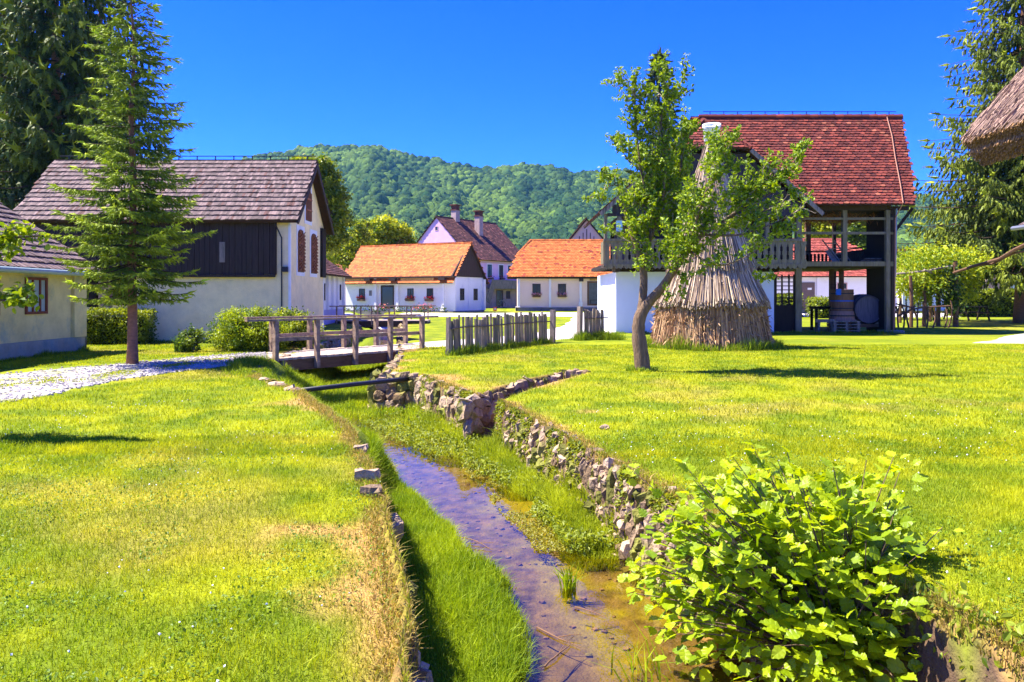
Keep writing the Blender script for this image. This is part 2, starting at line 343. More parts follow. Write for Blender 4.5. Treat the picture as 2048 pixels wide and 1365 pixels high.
# water
mw = bpy.data.materials.new('stream_water'); mw.use_nodes = True; t = mw.node_tree; N = t.nodes; N.clear(); Lk = t.links
o_ = N.new("ShaderNodeOutputMaterial"); tr = N.new("ShaderNodeBsdfTransparent"); tr.inputs[0].default_value = (.86, .74, .50, 1)
gl = N.new("ShaderNodeBsdfGlossy"); gl.inputs['Roughness'].default_value = .04; gl.inputs['Color'].default_value = (.85, .90, .80, 1)
lw = N.new("ShaderNodeFresnel"); lw.inputs['IOR'].default_value = 1.45
mr = N.new("ShaderNodeMath"); mr.operation = 'MULTIPLY_ADD'; mr.inputs[1].default_value = .95; mr.inputs[2].default_value = .0; mr.use_clamp = True
ms = N.new("ShaderNodeMixShader"); tc = N.new("ShaderNodeTexCoord"); mp = N.new("ShaderNodeMapping"); mp.inputs['Scale'].default_value = (1, .55, 1)
nz = N.new("ShaderNodeTexNoise"); nz.inputs['Scale'].default_value = 9; nz.inputs['Detail'].default_value = 3
bp = N.new("ShaderNodeBump"); bp.inputs['Strength'].default_value = .22; bp.inputs['Distance'].default_value = .02
Lk.new(tc.outputs['Object'], mp.inputs[0]); Lk.new(mp.outputs[0], nz.inputs['Vector']); Lk.new(nz.outputs['Fac'], bp.inputs['Height'])
Lk.new(bp.outputs[0], gl.inputs['Normal']); Lk.new(bp.outputs[0], lw.inputs['Normal'])
Lk.new(lw.outputs[0], mr.inputs[0]); Lk.new(mr.outputs[0], ms.inputs[0]); Lk.new(tr.outputs[0], ms.inputs[1]); Lk.new(gl.outputs[0], ms.inputs[2]); Lk.new(ms.outputs[0], o_.inputs[0])
wy = np.arange(-10, 60, .5); wl, wr = edges(wy)
wv = np.concatenate([np.stack([wl - .05, wy, np.full_like(wy, WATER)], -1), np.stack([wr + .05, wy, np.full_like(wy, WATER)], -1)])
n = len(wy); wf = np.array([(i, i + n, i + n + 1, i + 1) for i in range(n - 1)])
tag(fast('stream_water', wv, wf, mw), None, None, kind='structure')

# paths: strips that follow the ground
def strip(name, near, far, mat, lift=.012, sub=10, jit=.12):
    near = [Vector(p[:2]) for p in near]; far = [Vector(p[:2]) for p in far]; vs = []; K = 14
    m = min(len(near), len(far)); rows = []
    for i in range(m - 1):
        for s_ in range(sub if i < m - 2 else sub + 1):
            t_ = s_ / sub; a = near[i].lerp(near[i + 1], t_); b = far[i].lerp(far[i + 1], t_); rows.append((a, b))
    for a, b in rows:
        e = (b - a).normalized() * random.uniform(-jit, jit); e2 = (b - a).normalized() * random.uniform(-jit, jit)
        for k in range(K + 1):
            p = (a + e).lerp(b + e2, k / K); ex = .0 if 0 < k < K else -.03
            vs.append((p.x, p.y, TZ(p.x, p.y) + lift + ex))
    nr = len(rows); fs = np.array([(r * (K + 1) + k, r * (K + 1) + k + 1, (r + 1) * (K + 1) + k + 1, (r + 1) * (K + 1) + k) for r in range(nr - 1) for k in range(K)])
    return tag(fast(name, np.array(vs), fs, mat, smooth=True), None, None, kind='structure')
strip('gravel_path', [(-9.5, 7.5), (-7.6, 10.4), (-7.4, 12.8), (-7.4, 15.0), (-6.9, 17.0), (-6.15, 18.6), (-6.35, 20.6)], [(-18, 11), (-13.5, 13.6), (-11, 15.5), (-9.6, 18.0), (-8.6, 20.0), (-7.9, 21.6), (-7.0, 22.6)], M['gravel'])
strip('gravel_path', [(-2.6, 24.7), (0, 27.2), (3.2, 31), (5.9, 38), (8.5, 54)], [(-3.6, 27.0), (-1.4, 29.5), (.6, 33), (2.6, 41), (4.2, 54)], M['road'], lift=.02)
strip('village_road', [(-40, 53.5), (-16, 53.5), (-10.5, 53.5), (9, 53), (14, 53), (30, 52), (60, 50)], [(-40, 62), (-16, 62), (-10, 61.5), (9, 63), (14, 62), (30, 61), (60, 60)], M['road'], lift=.03)
strip('gravel_yard', [(15.6, 27), (17.5, 26.3), (20, 25.8), (30, 25.5)], [(17.5, 28.8), (19, 31), (22, 34.5), (30, 36)], M['gravel'])

# ------------------------------------------------------------------ roofs
def inpoly(p, poly):
    x, y = p; c = False; n = len(poly); j = n - 1
    for i in range(n):
        xi, yi = poly[i]; xj, yj = poly[j]
        if (yi > y) != (yj > y) and x < (xj - xi) * (y - yi) / (yj - yi) + xi: c = not c
        j = i
    return c
def tiles_on(mb, pts, tw, th, ca, cb, lift=.035, rounded=True, jit=.15, third=None, lean=1.25, ragged=0):
    """pts planar polygon, first edge is the eave (left to right seen from outside)"""
    pts = [Vector(p) for p in pts]; O = pts[0]; u = (pts[1] - pts[0]).normalized()
    nrm = None
    for k in range(2, len(pts)):
        c = u.cross(pts[k] - O)
        if c.length > .3: nrm = c.normalized(); break
    v = nrm.cross(u); poly = [((p - O).dot(u), (p - O).dot(v)) for p in pts]
    us = [p[0] for p in poly]; vm = max(p[1] for p in poly); rows = int(vm / th) + 1
    for r in range(rows):
        v0 = r * th; off = (r % 2) * tw * .5
        k0 = int(min(us) / tw) - 1; k1 = int(max(us) / tw) + 2
        for k in range(k0, k1):
            uc = k * tw + off + random.uniform(-.02, .02) * tw
            tol = random.uniform(-ragged, ragged)
            if not inpoly((uc + tol, min(v0 + th * .5, vm - .001)), poly): continue
            q = random.random(); j = random.uniform(1 - jit, 1 + jit)
            c = [ca[i] * (1 - q) + cb[i] * q for i in range(3)]
            if third and random.random() < third[1]: c = third[0]
            mb.col = tuple(x * j for x in c)
            w = tw * .485; lb = lift * random.uniform(.8, 1.25); vb = v0 + random.uniform(-.06, .06) * th; vt = v0 + th * lean
            if rounded: out = [(-w, vb + .30 * w), (-w * .62, vb + .08 * w), (0, vb), (w * .62, vb + .08 * w), (w, vb + .30 * w)]
            else: out = [(-w, vb), (w, vb)]
            n = len(out); fr = .012
            top = [O + u * (uc + a) + v * b + nrm * lb for a, b in out] + [O + u * (uc + w) + v * vt + nrm * .006, O + u * (uc - w) + v * vt + nrm * .006]
            low = [O + u * (uc + a) + v * b + nrm * (lb - lift * .75) for a, b in out]
            fs = [tuple(range(n + 2))] + [(i + 1, i, n + 2 + i, n + 2 + i + 1) for i in range(n - 1)]
            mb.add(top + low, fs)
    mb.col = (1, 1, 1)
RED = ((.235, .048, .026), (.105, .024, .017)); ORANGE = ((.60, .19, .042), (.46, .12, .028)); BROWNT = ((.16, .065, .045), (.09, .038, .03)); SHING = ((.215, .145, .125), (.10, .07, .062)); REDB = ((.45, .11, .07), (.30, .07, .05))
def roof(parent, faces, style, tw, th, name='roof', slab=.08, ridge=None, world=False, **kw):
    b = MB()
    for f in faces:
        b.slab([Vector(p) for p in f], slab)
    o = b.build(name, M['tilebase'], parent, world=world)
    t = MB()
    for f in faces: tiles_on(t, f, tw, th, style[0], style[1], **kw)
    if ridge:
        for a, c, r in ridge:
            a = Vector(a); c = Vector(c); L = (c - a).length; n = max(2, int(L / .38))
            for i in range(n):
                j = random.uniform(.7, 1.25); q = random.random()
                t.col = tuple((style[0][k] * q + style[1][k] * (1 - q)) * j for k in range(3))
                t.tube([a.lerp(c, i / n), a.lerp(c, (i + 1.06) / n)], [r * random.uniform(.92, 1), r * 1.12], 6)
    t.col = (1, 1, 1)
    t.build('roof_tiles' if style is not SHING else 'roof_shingles', M['tile'] if style is not SHING else M['shingle'], o, world=world)
    return o
def pent_wall(parent, L, D, hw, hr, mat, z0=-.3, name='wall', gap=.12):
    b = MB(); b.prism([(0, z0), (D, z0), (D, hw - gap), (D / 2, hr - gap), (0, hw - gap)], 'x', 0, L); return b.build(name, mat, parent)
def saddle(parent, L, D, hw, hr, style, tw, th, ov=.45, gv=.35, **kw):
    s = (hr - hw) / (D / 2); e = hw - s * ov
    f1 = [(-gv, -ov, e), (L + gv, -ov, e), (L + gv, D / 2, hr), (-gv, D / 2, hr)]
    f2 = [(L + gv, D + ov, e), (-gv, D + ov, e), (-gv, D / 2, hr), (L + gv, D / 2, hr)]
    return roof(parent, [f1, f2], style, tw, th, ridge=[((-gv, D / 2, hr + .0), (L + gv, D / 2, hr + .0), .09)], **kw)
def window(parent, face, a, z0, z1, w, frame=M['brownpaint'], pane=M['glass'], fr=.06, bars=1, hbars=1, label=None, surround=None, out=.03):
    """face: ('y', y0, -1) front wall at y0 facing -y, or ('x', x0, +1). a centre coordinate along the wall"""
    ax, c0, sg = face
    def bx(b, a0, a1, q0, q1, d0, d1):
        lo, hi = sorted((c0 + sg * d0, c0 + sg * d1))
        if ax == 'y': b.box(a0, a1, lo, hi, q0, q1)
        else: b.box(lo, hi, a0, a1, q0, q1)
    h = w / 2; b = MB()
    bx(b, a - h, a - h + fr, z0, z1, -.02, out); bx(b, a + h - fr, a + h, z0, z1, -.02, out)
    bx(b, a - h + fr, a + h - fr, z1 - fr, z1, -.02, out); bx(b, a - h + fr, a + h - fr, z0, z0 + fr, -.02, out)
    for i in range(bars):
        c = a - h + w * (i + 1) / (bars + 1); bx(b, c - fr * .35, c + fr * .35, z0 + fr, z1 - fr, -.02, out - .006)
    for i in range(hbars):
        c = z0 + (z1 - z0) * (i + 1) / (hbars + 1); bx(b, a - h + fr, a + h - fr, c - fr * .3, c + fr * .3, -.02, out - .009)
    o = b.build('window', frame, parent)
    if label: o['label'] = label
    g = MB(); bx(g, a - h + fr * .8, a + h - fr * .8, z0 + fr * .8, z1 - fr * .8, -.02, .006); g.build('pane', pane, o)
    if surround:
        sb = MB(); m_ = .12
        bx(sb, a - h - m_, a - h, z0 - m_, z1 + m_, -.02, .02); bx(sb, a + h, a + h + m_, z0 - m_, z1 + m_, -.02, .02)
        bx(sb, a - h, a + h, z1, z1 + m_, -.02, .02); bx(sb, a - h, a + h, z0 - m_, z0, -.02, .024); sb.build('surround', surround, o)
    return o
def rod(parent, a, b, n, name='lightning_rod', h=.12, world=False):
    m_ = MB(); a = Vector(a); b = Vector(b); m_.tube([a + Vector((0, 0, h)), b + Vector((0, 0, h))], .018, 5)
    for i in range(n): p = a.lerp(b, (i + .5) / n); m_.tube([p - Vector((0, 0, .06)), p + Vector((0, 0, h))], .022, 5)
    return m_.build(name, M['darkmetal'], parent, world=world)

# ------------------------------------------------------------------ plants
def bezlimb(b, p0, p1, r0, r1, bend=.15, n=6, sides=6):
    p0 = Vector(p0); p1 = Vector(p1); L = (p1 - p0).length
    off = Vector((random.uniform(-1, 1), random.uniform(-1, 1), random.uniform(-.3, 1))) * L * bend
    pts = [p0.lerp(p1, i / n) + off * math.sin(math.pi * i / n) + Vector((random.uniform(-1, 1), random.uniform(-1, 1), 0)) * L * .012 for i in range(n + 1)]
    b.tube(pts, [r0 + (r1 - r0) * i / n for i in range(n + 1)], sides); return pts
def broadleaf(name, label, cat, base, blobs, nleaf, size, ca, cb, trunk_r=.3, clumps=24, group=None, tpl=LEAF4, sig=.2, trunk=True, droop=.1):
    t = thing(name, label, cat, base, group=group); bx, by, bz = base
    pts = []; colt = []; per = np.array([b[1] ** 2 for b in blobs]); per = per / per.sum()
    tb = MB(); ctr = Vector(base)
    top = max(b[0][2] for b in blobs)
    if trunk:
        mid = Vector((bx, by, bz + (top - bz) * .45)); bezlimb(tb, (bx, by, bz - .3), mid, trunk_r, trunk_r * .6, .03, sides=8)
    for (c, r), q in zip(blobs, per):
        c = Vector(c)
        if trunk: bezlimb(tb, mid if c.z > mid.z else Vector((bx, by, max(bz + .5, c.z - r))), c, trunk_r * .5, trunk_r * .12, .12)
        nc = max(6, int(clumps * q * len(blobs) * .8)); nl = int(nleaf * q / nc)
        dirs = rng.normal(size=(nc, 3)); dirs /= np.linalg.norm(dirs, axis=1, keepdims=True)
        rr = rng.uniform(.45, 1.02, nc) ** .6
        for k in range(nc):
            cc_ = np.array(c) + dirs[k] * r * rr[k] * np.array([1, 1, .92])
            if trunk and k % 3 == 0: bezlimb(tb, c, cc_, trunk_r * .1, trunk_r * .03, .1, 3, 4)
            p = cc_ + rng.normal(size=(nl, 3)) * r * sig * np.array([1, 1, .7]); pts.append(p); colt.append(np.full(nl, rng.uniform(0, 1)))
    leafcloud('crown', np.concatenate(pts), size, M['leaf'], t, ca, cb, tpl, up=.5, colt=np.concatenate(colt), droop=droop)
    if trunk: tb.build('trunk', M['bark'], t, world=True)
    return t
def spruce(name, label, base, H, prof, nwh, nbr, shoot, per, ca, cb, trunk_r=.2, z0=1.4, hang=.0, group=None, droop=.28, sw=.13, bark=M['sprucebark'], tips=None, cat='spruce'):
    t = thing(name, label, cat, base, group=group); B = Vector(base); tb = MB()
    n = 14; lean = [Vector((.03 * math.sin(i * 1.3), .03 * math.cos(i * 1.7), 0)) for i in range(n + 1)]
    tb.tube([B + Vector((0, 0, -.2 + (H + .2) * i / n)) + lean[i] * (i > 2) for i in range(n + 1)], [max(.012, trunk_r * (1 - i / n) ** .9 + .008) * (1.25 if i == 0 else 1) for i in range(n + 1)], 9)
    tw = MB(); SP = []; SD = []; SL = []; SC = []
    for w in range(nwh):
        f = w / (nwh - 1); z = z0 + (H - z0 - .15) * f ** 1.05 + random.uniform(-.05, .05) * H / nwh
        Lm = np.interp(z / H, prof[0], prof[1]); a0 = random.uniform(0, 6.28)
        nb = max(3, int(nbr * (1 - .35 * f)))
        for k in range(nb):
            L = Lm * random.uniform(.62, 1.2); a = a0 + 6.283 * k / nb + random.uniform(-.25, .25)
            rad = Vector((math.cos(a), math.sin(a), 0)); side = Vector((-rad.y, rad.x, 0)); dr = droop * (1 - f) * random.uniform(.6, 1.3) - .30 * f
            m_ = 7; pts = []
            for i in range(m_ + 1):
                s_ = i / m_; pts.append(B + Vector((0, 0, z)) + rad * L * s_ + Vector((0, 0, L * (-dr * s_ * 1.6 + dr * 1.0 * s_ ** 2.4))) + side * L * .05 * math.sin(s_ * 3 + w))
            tw.tube(pts, [.015 * (L / 1.4) * (1 - i / (m_ + 1)) + .004 for i in range(m_ + 1)], 4, False)
            ns = max(4, int(per * L)); shade = random.uniform(0, 1)
            for j in range(ns):
                s_ = (j + random.random()) / ns; s_ = .12 + .88 * s_; p = pts[0].lerp(pts[0], 0); fi = s_ * m_; i0 = min(int(fi), m_ - 1); p = pts[i0].lerp(pts[i0 + 1], fi - i0)
                tang = (pts[i0 + 1] - pts[i0]).normalized()
                sg = 1 if j % 2 else -1; tl = L * .34 * (1.05 - s_) * random.uniform(.6, 1.2) + shoot * .4
                d = (tang * .65 + side * sg * random.uniform(.5, 1.0) + Vector((0, 0, random.uniform(-.25, .1) - hang * .6))).normalized()
                nsub = max(2, int(tl / shoot * 2.4))
                for q in range(nsub):
                    u_ = (q + .5) / nsub; pp = p + d * tl * u_ + Vector((0, 0, -hang * .5 * tl * u_))
                    dd = d * .8 + side * (1 if q % 2 else -1) * .0 + Vector((random.uniform(-.6, .6), random.uniform(-.6, .6), random.uniform(-.35, .3) - hang * 1.6))
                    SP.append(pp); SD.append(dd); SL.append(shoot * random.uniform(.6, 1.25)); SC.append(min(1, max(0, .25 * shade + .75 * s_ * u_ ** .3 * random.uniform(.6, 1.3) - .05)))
            SP.append(pts[-1] - tang * shoot * .3); SD.append(tang + Vector((0, 0, .1))); SL.append(shoot * 1.6); SC.append(1)
    for q in range(6): SP.append(B + Vector((0, 0, H - .15 * q * H / 9))); SD.append(Vector((random.uniform(-.5, .5), random.uniform(-.5, .5), 1))); SL.append(shoot * 1.3); SC.append(.8)
    SP = np.array([tuple(p) for p in SP]); SD = np.array([tuple(p) for p in SD]); SL = np.array(SL); SC = np.array(SC)
    R = frames(SD) * SL[:, None, None]; R[:, :, 0] *= sw / .5 ; R[:, :, 2] *= sw / .5
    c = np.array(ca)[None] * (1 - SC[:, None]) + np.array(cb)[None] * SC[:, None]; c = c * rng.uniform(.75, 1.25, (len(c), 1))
    tv = [(0, 0, 0), (.5, .3, -.3), (-.5, .3, -.3), (0, .3, .5), (0, 1, 0)]
    tv = [(v[0] * .55, v[1], v[2] * .55) for v in tv]; tf = list(SPIN[1])
    for j in range(7):
        a = j * 2.4; y0 = .05 + j * .125; q = len(tv); ca_, sa_ = math.cos(a), math.sin(a)
        tv += [(-sa_ * .09, y0, ca_ * .09), (sa_ * .09, y0 + .04, -ca_ * .09), (ca_ * .62, y0 + .26, sa_ * .62)]; tf.append((q, q + 1, q + 2))
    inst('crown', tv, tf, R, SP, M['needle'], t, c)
    tb.build('trunk', bark, t, smooth=True, world=True); tw.build('branches', M['sprucetwig'], t, world=True)
    print(name, 'shoots', len(SP)); return t
def hedge(name, label, x0, x1, y0, y1, h, ca, cb, n, size, z=0, cat='hedge', rnd=0.0, group=None):
    t = thing(name, label, cat, ((x0 + x1) / 2, (y0 + y1) / 2, z), group=group); b = MB()
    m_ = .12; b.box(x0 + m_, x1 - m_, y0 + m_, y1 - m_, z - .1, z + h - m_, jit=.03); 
    mm = M.get('hedgecore') or mk('hedge_inside', (.02, .028, .008), 1, .5, 3, bump=.5); M['hedgecore'] = mm; b.build('branches', mm, t, world=True)  # solid dark core, not twigs; shade inside the hedge put into its colour
    A = [(x1 - x0) * h, (x1 - x0) * h, (y1 - y0) * h, (y1 - y0) * h, (x1 - x0) * (y1 - y0) * 1.3]; A = np.array(A) / sum(A); k = rng.choice(5, n, p=A); u = rng.uniform(0, 1, n); v = rng.uniform(0, 1, n)
    x = np.where(k == 2, x0, np.where(k == 3, x1, x0 + (x1 - x0) * u)); y = np.where(k == 0, y0, np.where(k == 1, y1, np.where(k >= 4, y0 + (y1 - y0) * v, y0 + (y1 - y0) * u)))
    zz = np.where(k == 4, h, h * v) + z
    nn_ = .09 * (fbm(x * 2 + y * 2, zz * 3, 2) - .5) * 2
    p = np.stack([x, y, zz], -1) + rng.normal(size=(n, 3)) * .05 + nn_[:, None]
    ct = np.clip(fbm(x * 2.5 + y * 3, zz * 2.5, 3) * 1.2 - .1 + .25 * (k == 4), 0, 1)  # top leaves toned lighter, the sunlight on them put into the colour
    leafcloud('foliage', p, size, M['leaf'], t, ca, cb, LEAF4, up=.4, colt=ct); return t
def bush(name, label, c, r, n, size, ca, cb, cat='bush', z=0, tpl=LEAF4, clumps=40, group=None, core=True, sig=.2):
    t = thing(name, label, cat, (c[0], c[1], z), group=group); b = MB(); r = np.array(r)
    for k in range(14):
        a = random.uniform(0, 6.28); q = random.uniform(.3, .8)
        bezlimb(b, (c[0], c[1], z - .1), (c[0] + math.cos(a) * r[0] * q, c[1] + math.sin(a) * r[1] * q, c[2] + r[2] * random.uniform(0, .8)), .025, .006, .1, 4, 5)
    b.build('stems', M['twig'], t, world=True)
    d = rng.normal(size=(clumps, 3)); d /= np.linalg.norm(d, axis=1, keepdims=True); rr = rng.uniform(.55, 1, clumps)
    cen = np.array(c)[None] + d * r * rr[:, None]; k = rng.integers(0, clumps, n); p = cen[k] + rng.normal(size=(n, 3)) * r * sig; p[:, 2] = np.maximum(p[:, 2], z + .02)
    leafcloud('foliage', p, size, M['leaf'], t, ca, cb, tpl, up=.5, colt=rng.uniform(0, 1, clumps)[k])
    if core:
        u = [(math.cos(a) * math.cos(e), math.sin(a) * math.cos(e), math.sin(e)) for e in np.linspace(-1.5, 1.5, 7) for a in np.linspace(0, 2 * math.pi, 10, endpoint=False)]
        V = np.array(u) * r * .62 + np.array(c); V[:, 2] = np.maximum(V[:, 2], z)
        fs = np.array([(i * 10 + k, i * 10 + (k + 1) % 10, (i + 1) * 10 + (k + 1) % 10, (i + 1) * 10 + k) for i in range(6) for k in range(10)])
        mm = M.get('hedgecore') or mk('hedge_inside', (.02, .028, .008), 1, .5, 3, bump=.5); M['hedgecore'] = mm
        fast('dark_core', V, fs, mm, t, world=True)  # dark hull filling the bush, shade among the leaves painted as its colour
    return t
def blades(name, x, y, z, h, w, mat, ca, cb, lean=.35, parent=None, segs=2, colt=None, world=False):
    n = len(x); a = rng.uniform(0, 2 * np.pi, n); la = rng.uniform(0, 2 * np.pi, n); ln = np.abs(rng.normal(0, lean, n)) * h
    sx = np.cos(a) * w / 2; sy = np.sin(a) * w / 2; lx = np.cos(la) * ln; ly = np.sin(la) * ln
    if segs == 1:
        V = np.stack([np.stack([x - sx, y - sy, z], -1), np.stack([x + sx, y + sy, z], -1), np.stack([x + lx, y + ly, z + h], -1)], 1); k = 3
        Fc = np.arange(n * 3).reshape(n, 3)
    else:
        q = .55; V = np.stack([np.stack([x - sx, y - sy, z], -1), np.stack([x + sx, y + sy, z], -1), np.stack([x + sx * .8 + lx * .3, y + sy * .8 + ly * .3, z + h * q], -1),
                               np.stack([x - sx * .8 + lx * .3, y - sy * .8 + ly * .3, z + h * q], -1), np.stack([x + lx, y + ly, z + h * (1 - .25 * np.minimum(ln / h, 1))], -1)], 1); k = 5
        b0 = np.arange(n)[:, None] * 5; Fc = np.concatenate([b0 + np.array([0, 1, 2]), b0 + np.array([0, 2, 3]), b0 + np.array([3, 2, 4])])
    t = rng.uniform(0, 1, n) if colt is None else np.clip(colt, 0, 1)
    c = np.array(ca)[None] * (1 - t[:, None]) + np.array(cb)[None] * t[:, None]; c = c * rng.uniform(.7, 1.25, (n, 1))
    return fast(name, V.reshape(-1, 3), Fc, mat, parent, np.repeat(c, k, axis=0), world=world)

# ------------------------------------------------------------------ hills and forest
def ridge_y(px): return np.interp(px, [-600, 0, 250, 430, 540, 620, 700, 760, 820, 880, 960, 1040, 1095, 1150, 1220, 1300, 1500, 1700, 1825, 1900, 1960, 2060, 2600],
                                  [430, 400, 380, 345, 318, 303, 300, 306, 320, 330, 346, 338, 342, 355, 350, 352, 345, 365, 395, 410, 425, 440, 470])
def hill_z(px, t):
    D = 420 + 700 * t; zr = EYE + (HY - ridge_y(px)) / F * 1120
    g = fbm(px * .0075 + .6 * t, t * 2.6 + 9, 4) - .5
    s = np.clip(t, 0, 1.0); prof = (.20 * s + .80 * s ** 1.35)
    z = zr * prof * (1 + .62 * g * np.sin(np.pi * np.clip(s, 0, 1)) ** .8)
    return np.where(t > 1, zr * (1 - (t - 1) * .8), z), D
pxs = np.linspace(-500, 2600, 240); ts = np.linspace(-.05, 1.5, 60); PX, TT = np.meshgrid(pxs, ts); hz, hd = hill_z(PX, np.clip(TT, 0, 2)); hz = hz - 4 * (TT < .01) - 1
hv = np.stack([(PX - 1024) / F * hd, hd, hz], -1).reshape(-1, 3); ii = np.arange(240 * 60).reshape(60, 240)
hf = np.stack([ii[:-1, :-1], ii[:-1, 1:], ii[1:, 1:], ii[1:, :-1]], -1).reshape(-1, 4)
tag(fast('hills', hv, hf, mk('hill_ground', (.03, .05, .012), 1, .4, .02, bump=0), smooth=True), None, None, kind='structure')
def sphere(nu, nv):
    v = [(math.cos(2 * math.pi * k / nu) * math.cos(e), math.sin(2 * math.pi * k / nu) * math.cos(e), math.sin(e)) for e in np.linspace(-.9, 1.45, nv) for k in range(nu)]
    f = [(i * nu + k, i * nu + (k + 1) % nu, (i + 1) * nu + (k + 1) % nu, (i + 1) * nu + k) for i in range(nv - 1) for k in range(nu)]
    return v, f
def crowns(name, px, t, smin, smax, label=None):
    n = len(px); hz, hd = hill_z(px, t); pos = np.stack([(px - 1024) / F * hd, hd, hz], -1); s = rng.uniform(smin, smax, n)
    R = np.zeros((n, 3, 3)); a = rng.uniform(0, 6.28, n); R[:, 0, 0] = np.cos(a) * s; R[:, 0, 1] = -np.sin(a) * s; R[:, 1, 0] = np.sin(a) * s; R[:, 1, 1] = np.cos(a) * s; R[:, 2, 2] = s * rng.uniform(.85, 1.5, n)
    g = fbm(px * .018, t * 7, 3); q = np.clip(rng.uniform(-.2, 1.2, n) * .55 + (g - .5) * 2.2 + .2, 0, 1)[:, None]
    c = np.array([.018, .05, .014]) * (1 - q) + np.array([.10, .165, .02]) * q
    c = c * rng.uniform(.75, 1.3, (n, 1)); v, f = sphere(8, 6)
    return inst(name, v, f, R, pos, M['forest'], None, c, smooth=True, jitter=.055)
nA = 15000
fp = np.concatenate([rng.uniform(380, 1290, 9500), rng.uniform(1740, 2060, 3000), rng.uniform(-450, 2560, 4500)]); ft = np.concatenate([rng.uniform(0, 1.04, 17000)])
tag(crowns('forest', fp, ft, 4.2, 8.2), 'dense broadleaf forest covering the hills behind the village', 'forest', kind='stuff')

# ------------------------------------------------------------------ stone walls of the stream
def rockt():
    v = []; ids = {}
    for x in (-1, 0, 1):
        for y in (-1, 0, 1):
            for z in (-1, 0, 1):
                if (x, y, z) != (0, 0, 0):
                    p = Vector((x, y, z)); q = p.normalized(); p = p * .45 + q * .55 * 1.1; ids[(x, y, z)] = len(v); v.append(tuple(p * .5))
    f = []
    for ax in range(3):
        o = [a for a in range(3) if a != ax]
        for s in (-1, 1):
            for i in (-1, 0):
                for j in (-1, 0):
                    q = []
                    for (a, b) in ((i, j), (i + 1, j), (i + 1, j + 1), (i, j + 1)):
                        k = [0, 0, 0]; k[ax] = s; k[o[0]] = a; k[o[1]] = b; q.append(ids[tuple(k)])
                    if (s == 1) != (ax == 1): pass
                    else: q = q[::-1]
                    f.append(tuple(q))
    return v, f
ROCK = rockt()
def rocks(name, pos, R, parent, c1=(.17, .11, .055), c2=(.50, .36, .23), moss=.18, jit=.042):
    n = len(pos); q = rng.uniform(0, 1, n)[:, None]; c = np.array(c1) * (1 - q) + np.array(c2) * q
    m_ = rng.uniform(0, 1, n)[:, None] < moss; c = np.where(m_, np.array([.20, .20, .035]) * rng.uniform(.6, 1.2, (n, 1)), c)
    return inst(name, ROCK[0], ROCK[1], R, pos, M['stone'], parent, c, jitter=jit)
def stonewall(label, path, ztop, zbot, cell=(.15, .2), batter=.14, thick=.2, flip=1, moss=.2, group=None, cat='stone wall'):
    """path: list of (x,y) along the top; stones face the left side of the direction (flip=-1: the right)"""
    path = [Vector((a, b, 0)) for a, b in path]; t = thing('stone_wall', label, cat, (path[0].x, path[0].y, 0), group=group)
    seg = [(path[i + 1] - path[i]).length for i in range(len(path) - 1)]; L = sum(seg); pos = []; Rm = []
    s = 0
    while s < L:
        w = cell[0] * random.uniform(.6, 1.5); sc = s + w / 2; k = 0; a = sc
        while k < len(seg) - 1 and a > seg[k]: a -= seg[k]; k += 1
        d = (path[k + 1] - path[k]).normalized(); p = path[k] + d * a; nrm = Vector((-d.y, d.x, 0)) * flip
        zt = (ztop(p.x, p.y) if callable(ztop) else ztop) + random.uniform(-.09, .02); z = zbot(p.x, p.y) if callable(zbot) else zbot
        z0 = z; 
        while z < zt:
            h = min(cell[1] * random.uniform(.55, 1.6), zt - z + .03); fz = (z + h / 2 - z0) / max(.1, zt - z0)
            c = p + nrm * (batter * (1 - fz) + random.uniform(-.02, .035)) - nrm * thick * .25; c.z = z + h / 2
            Rz = Matrix.Rotation(random.uniform(-.4, .4), 3, 'Z') @ Matrix.Rotation(random.uniform(-.3, .3), 3, 'X') @ Matrix.Rotation(random.uniform(-.35, .35), 3, 'Y')
            ax = np.array([tuple(d * w * 1.12), tuple(nrm * thick * random.uniform(.75, 1.3)), (0, 0, h * 1.12)]).T
            pos.append(tuple(c + d * random.uniform(-.03, .03))); Rm.append(np.array(Rz) @ ax); z += h
        s += w
    rocks('stones', np.array(pos), np.array(Rm), t, moss=moss)
    return t
def edge_path(side, y0, y1, step=.5, off=0):
    out = []; y = y0
    while y <= y1 + 1e-6:
        l, r = edges(y); out.append((float(l if side == 'L' else r) + off, y)); y += step
    return out
zt = lambda x, y: float(terrain(x + (.25 if x > float(np.mean(edges(y))) else -.25), y)) - .02
stonewall('lichen covered rubble wall lining the right bank of the stream in the foreground', edge_path('R', 4.6, 12.0, .5), zt, -.9, cell=(.085, .115), moss=.26)
stonewall('mossy rubble wall on the right bank between the side notch and the bridge', edge_path('R', 12.9, 16.4, .5), zt, -.85, cell=(.16, .22), moss=.45)
nd_ = (NB - NA) / np.linalg.norm(NB - NA); npv = np.array([-nd_[1], nd_[0]]) * .25
t_ = stonewall('short stone lined drain notch cut into the right hand lawn', [tuple(NA + npv + nd_ * .1), tuple(NB + npv)], lambda x, y: -.03, lambda x, y: -.72 + .5 * min(1, max(0, (y - NA[1]) / (NB[1] - NA[1]))) ** .7, cell=(.26, .2), flip=-1, batter=.03, thick=.14, moss=.05)
pos = [tuple(NB + nd_ * .22 + npv * u) + (-.10,) for u in (-1, -.5, 0, .5, 1)]; rocks('end_stones', np.array(pos), np.array([np.diag([.2, .16, .26])] * 5), t_)
stonewall('dark rough stone wall under the left lawn beside the tall stream grass', edge_path('L', 1.5, 7.9, .5), lambda x, y: zt(x, y) - .16, -.9, cell=(.2, .2), flip=-1, batter=.08, moss=.25)
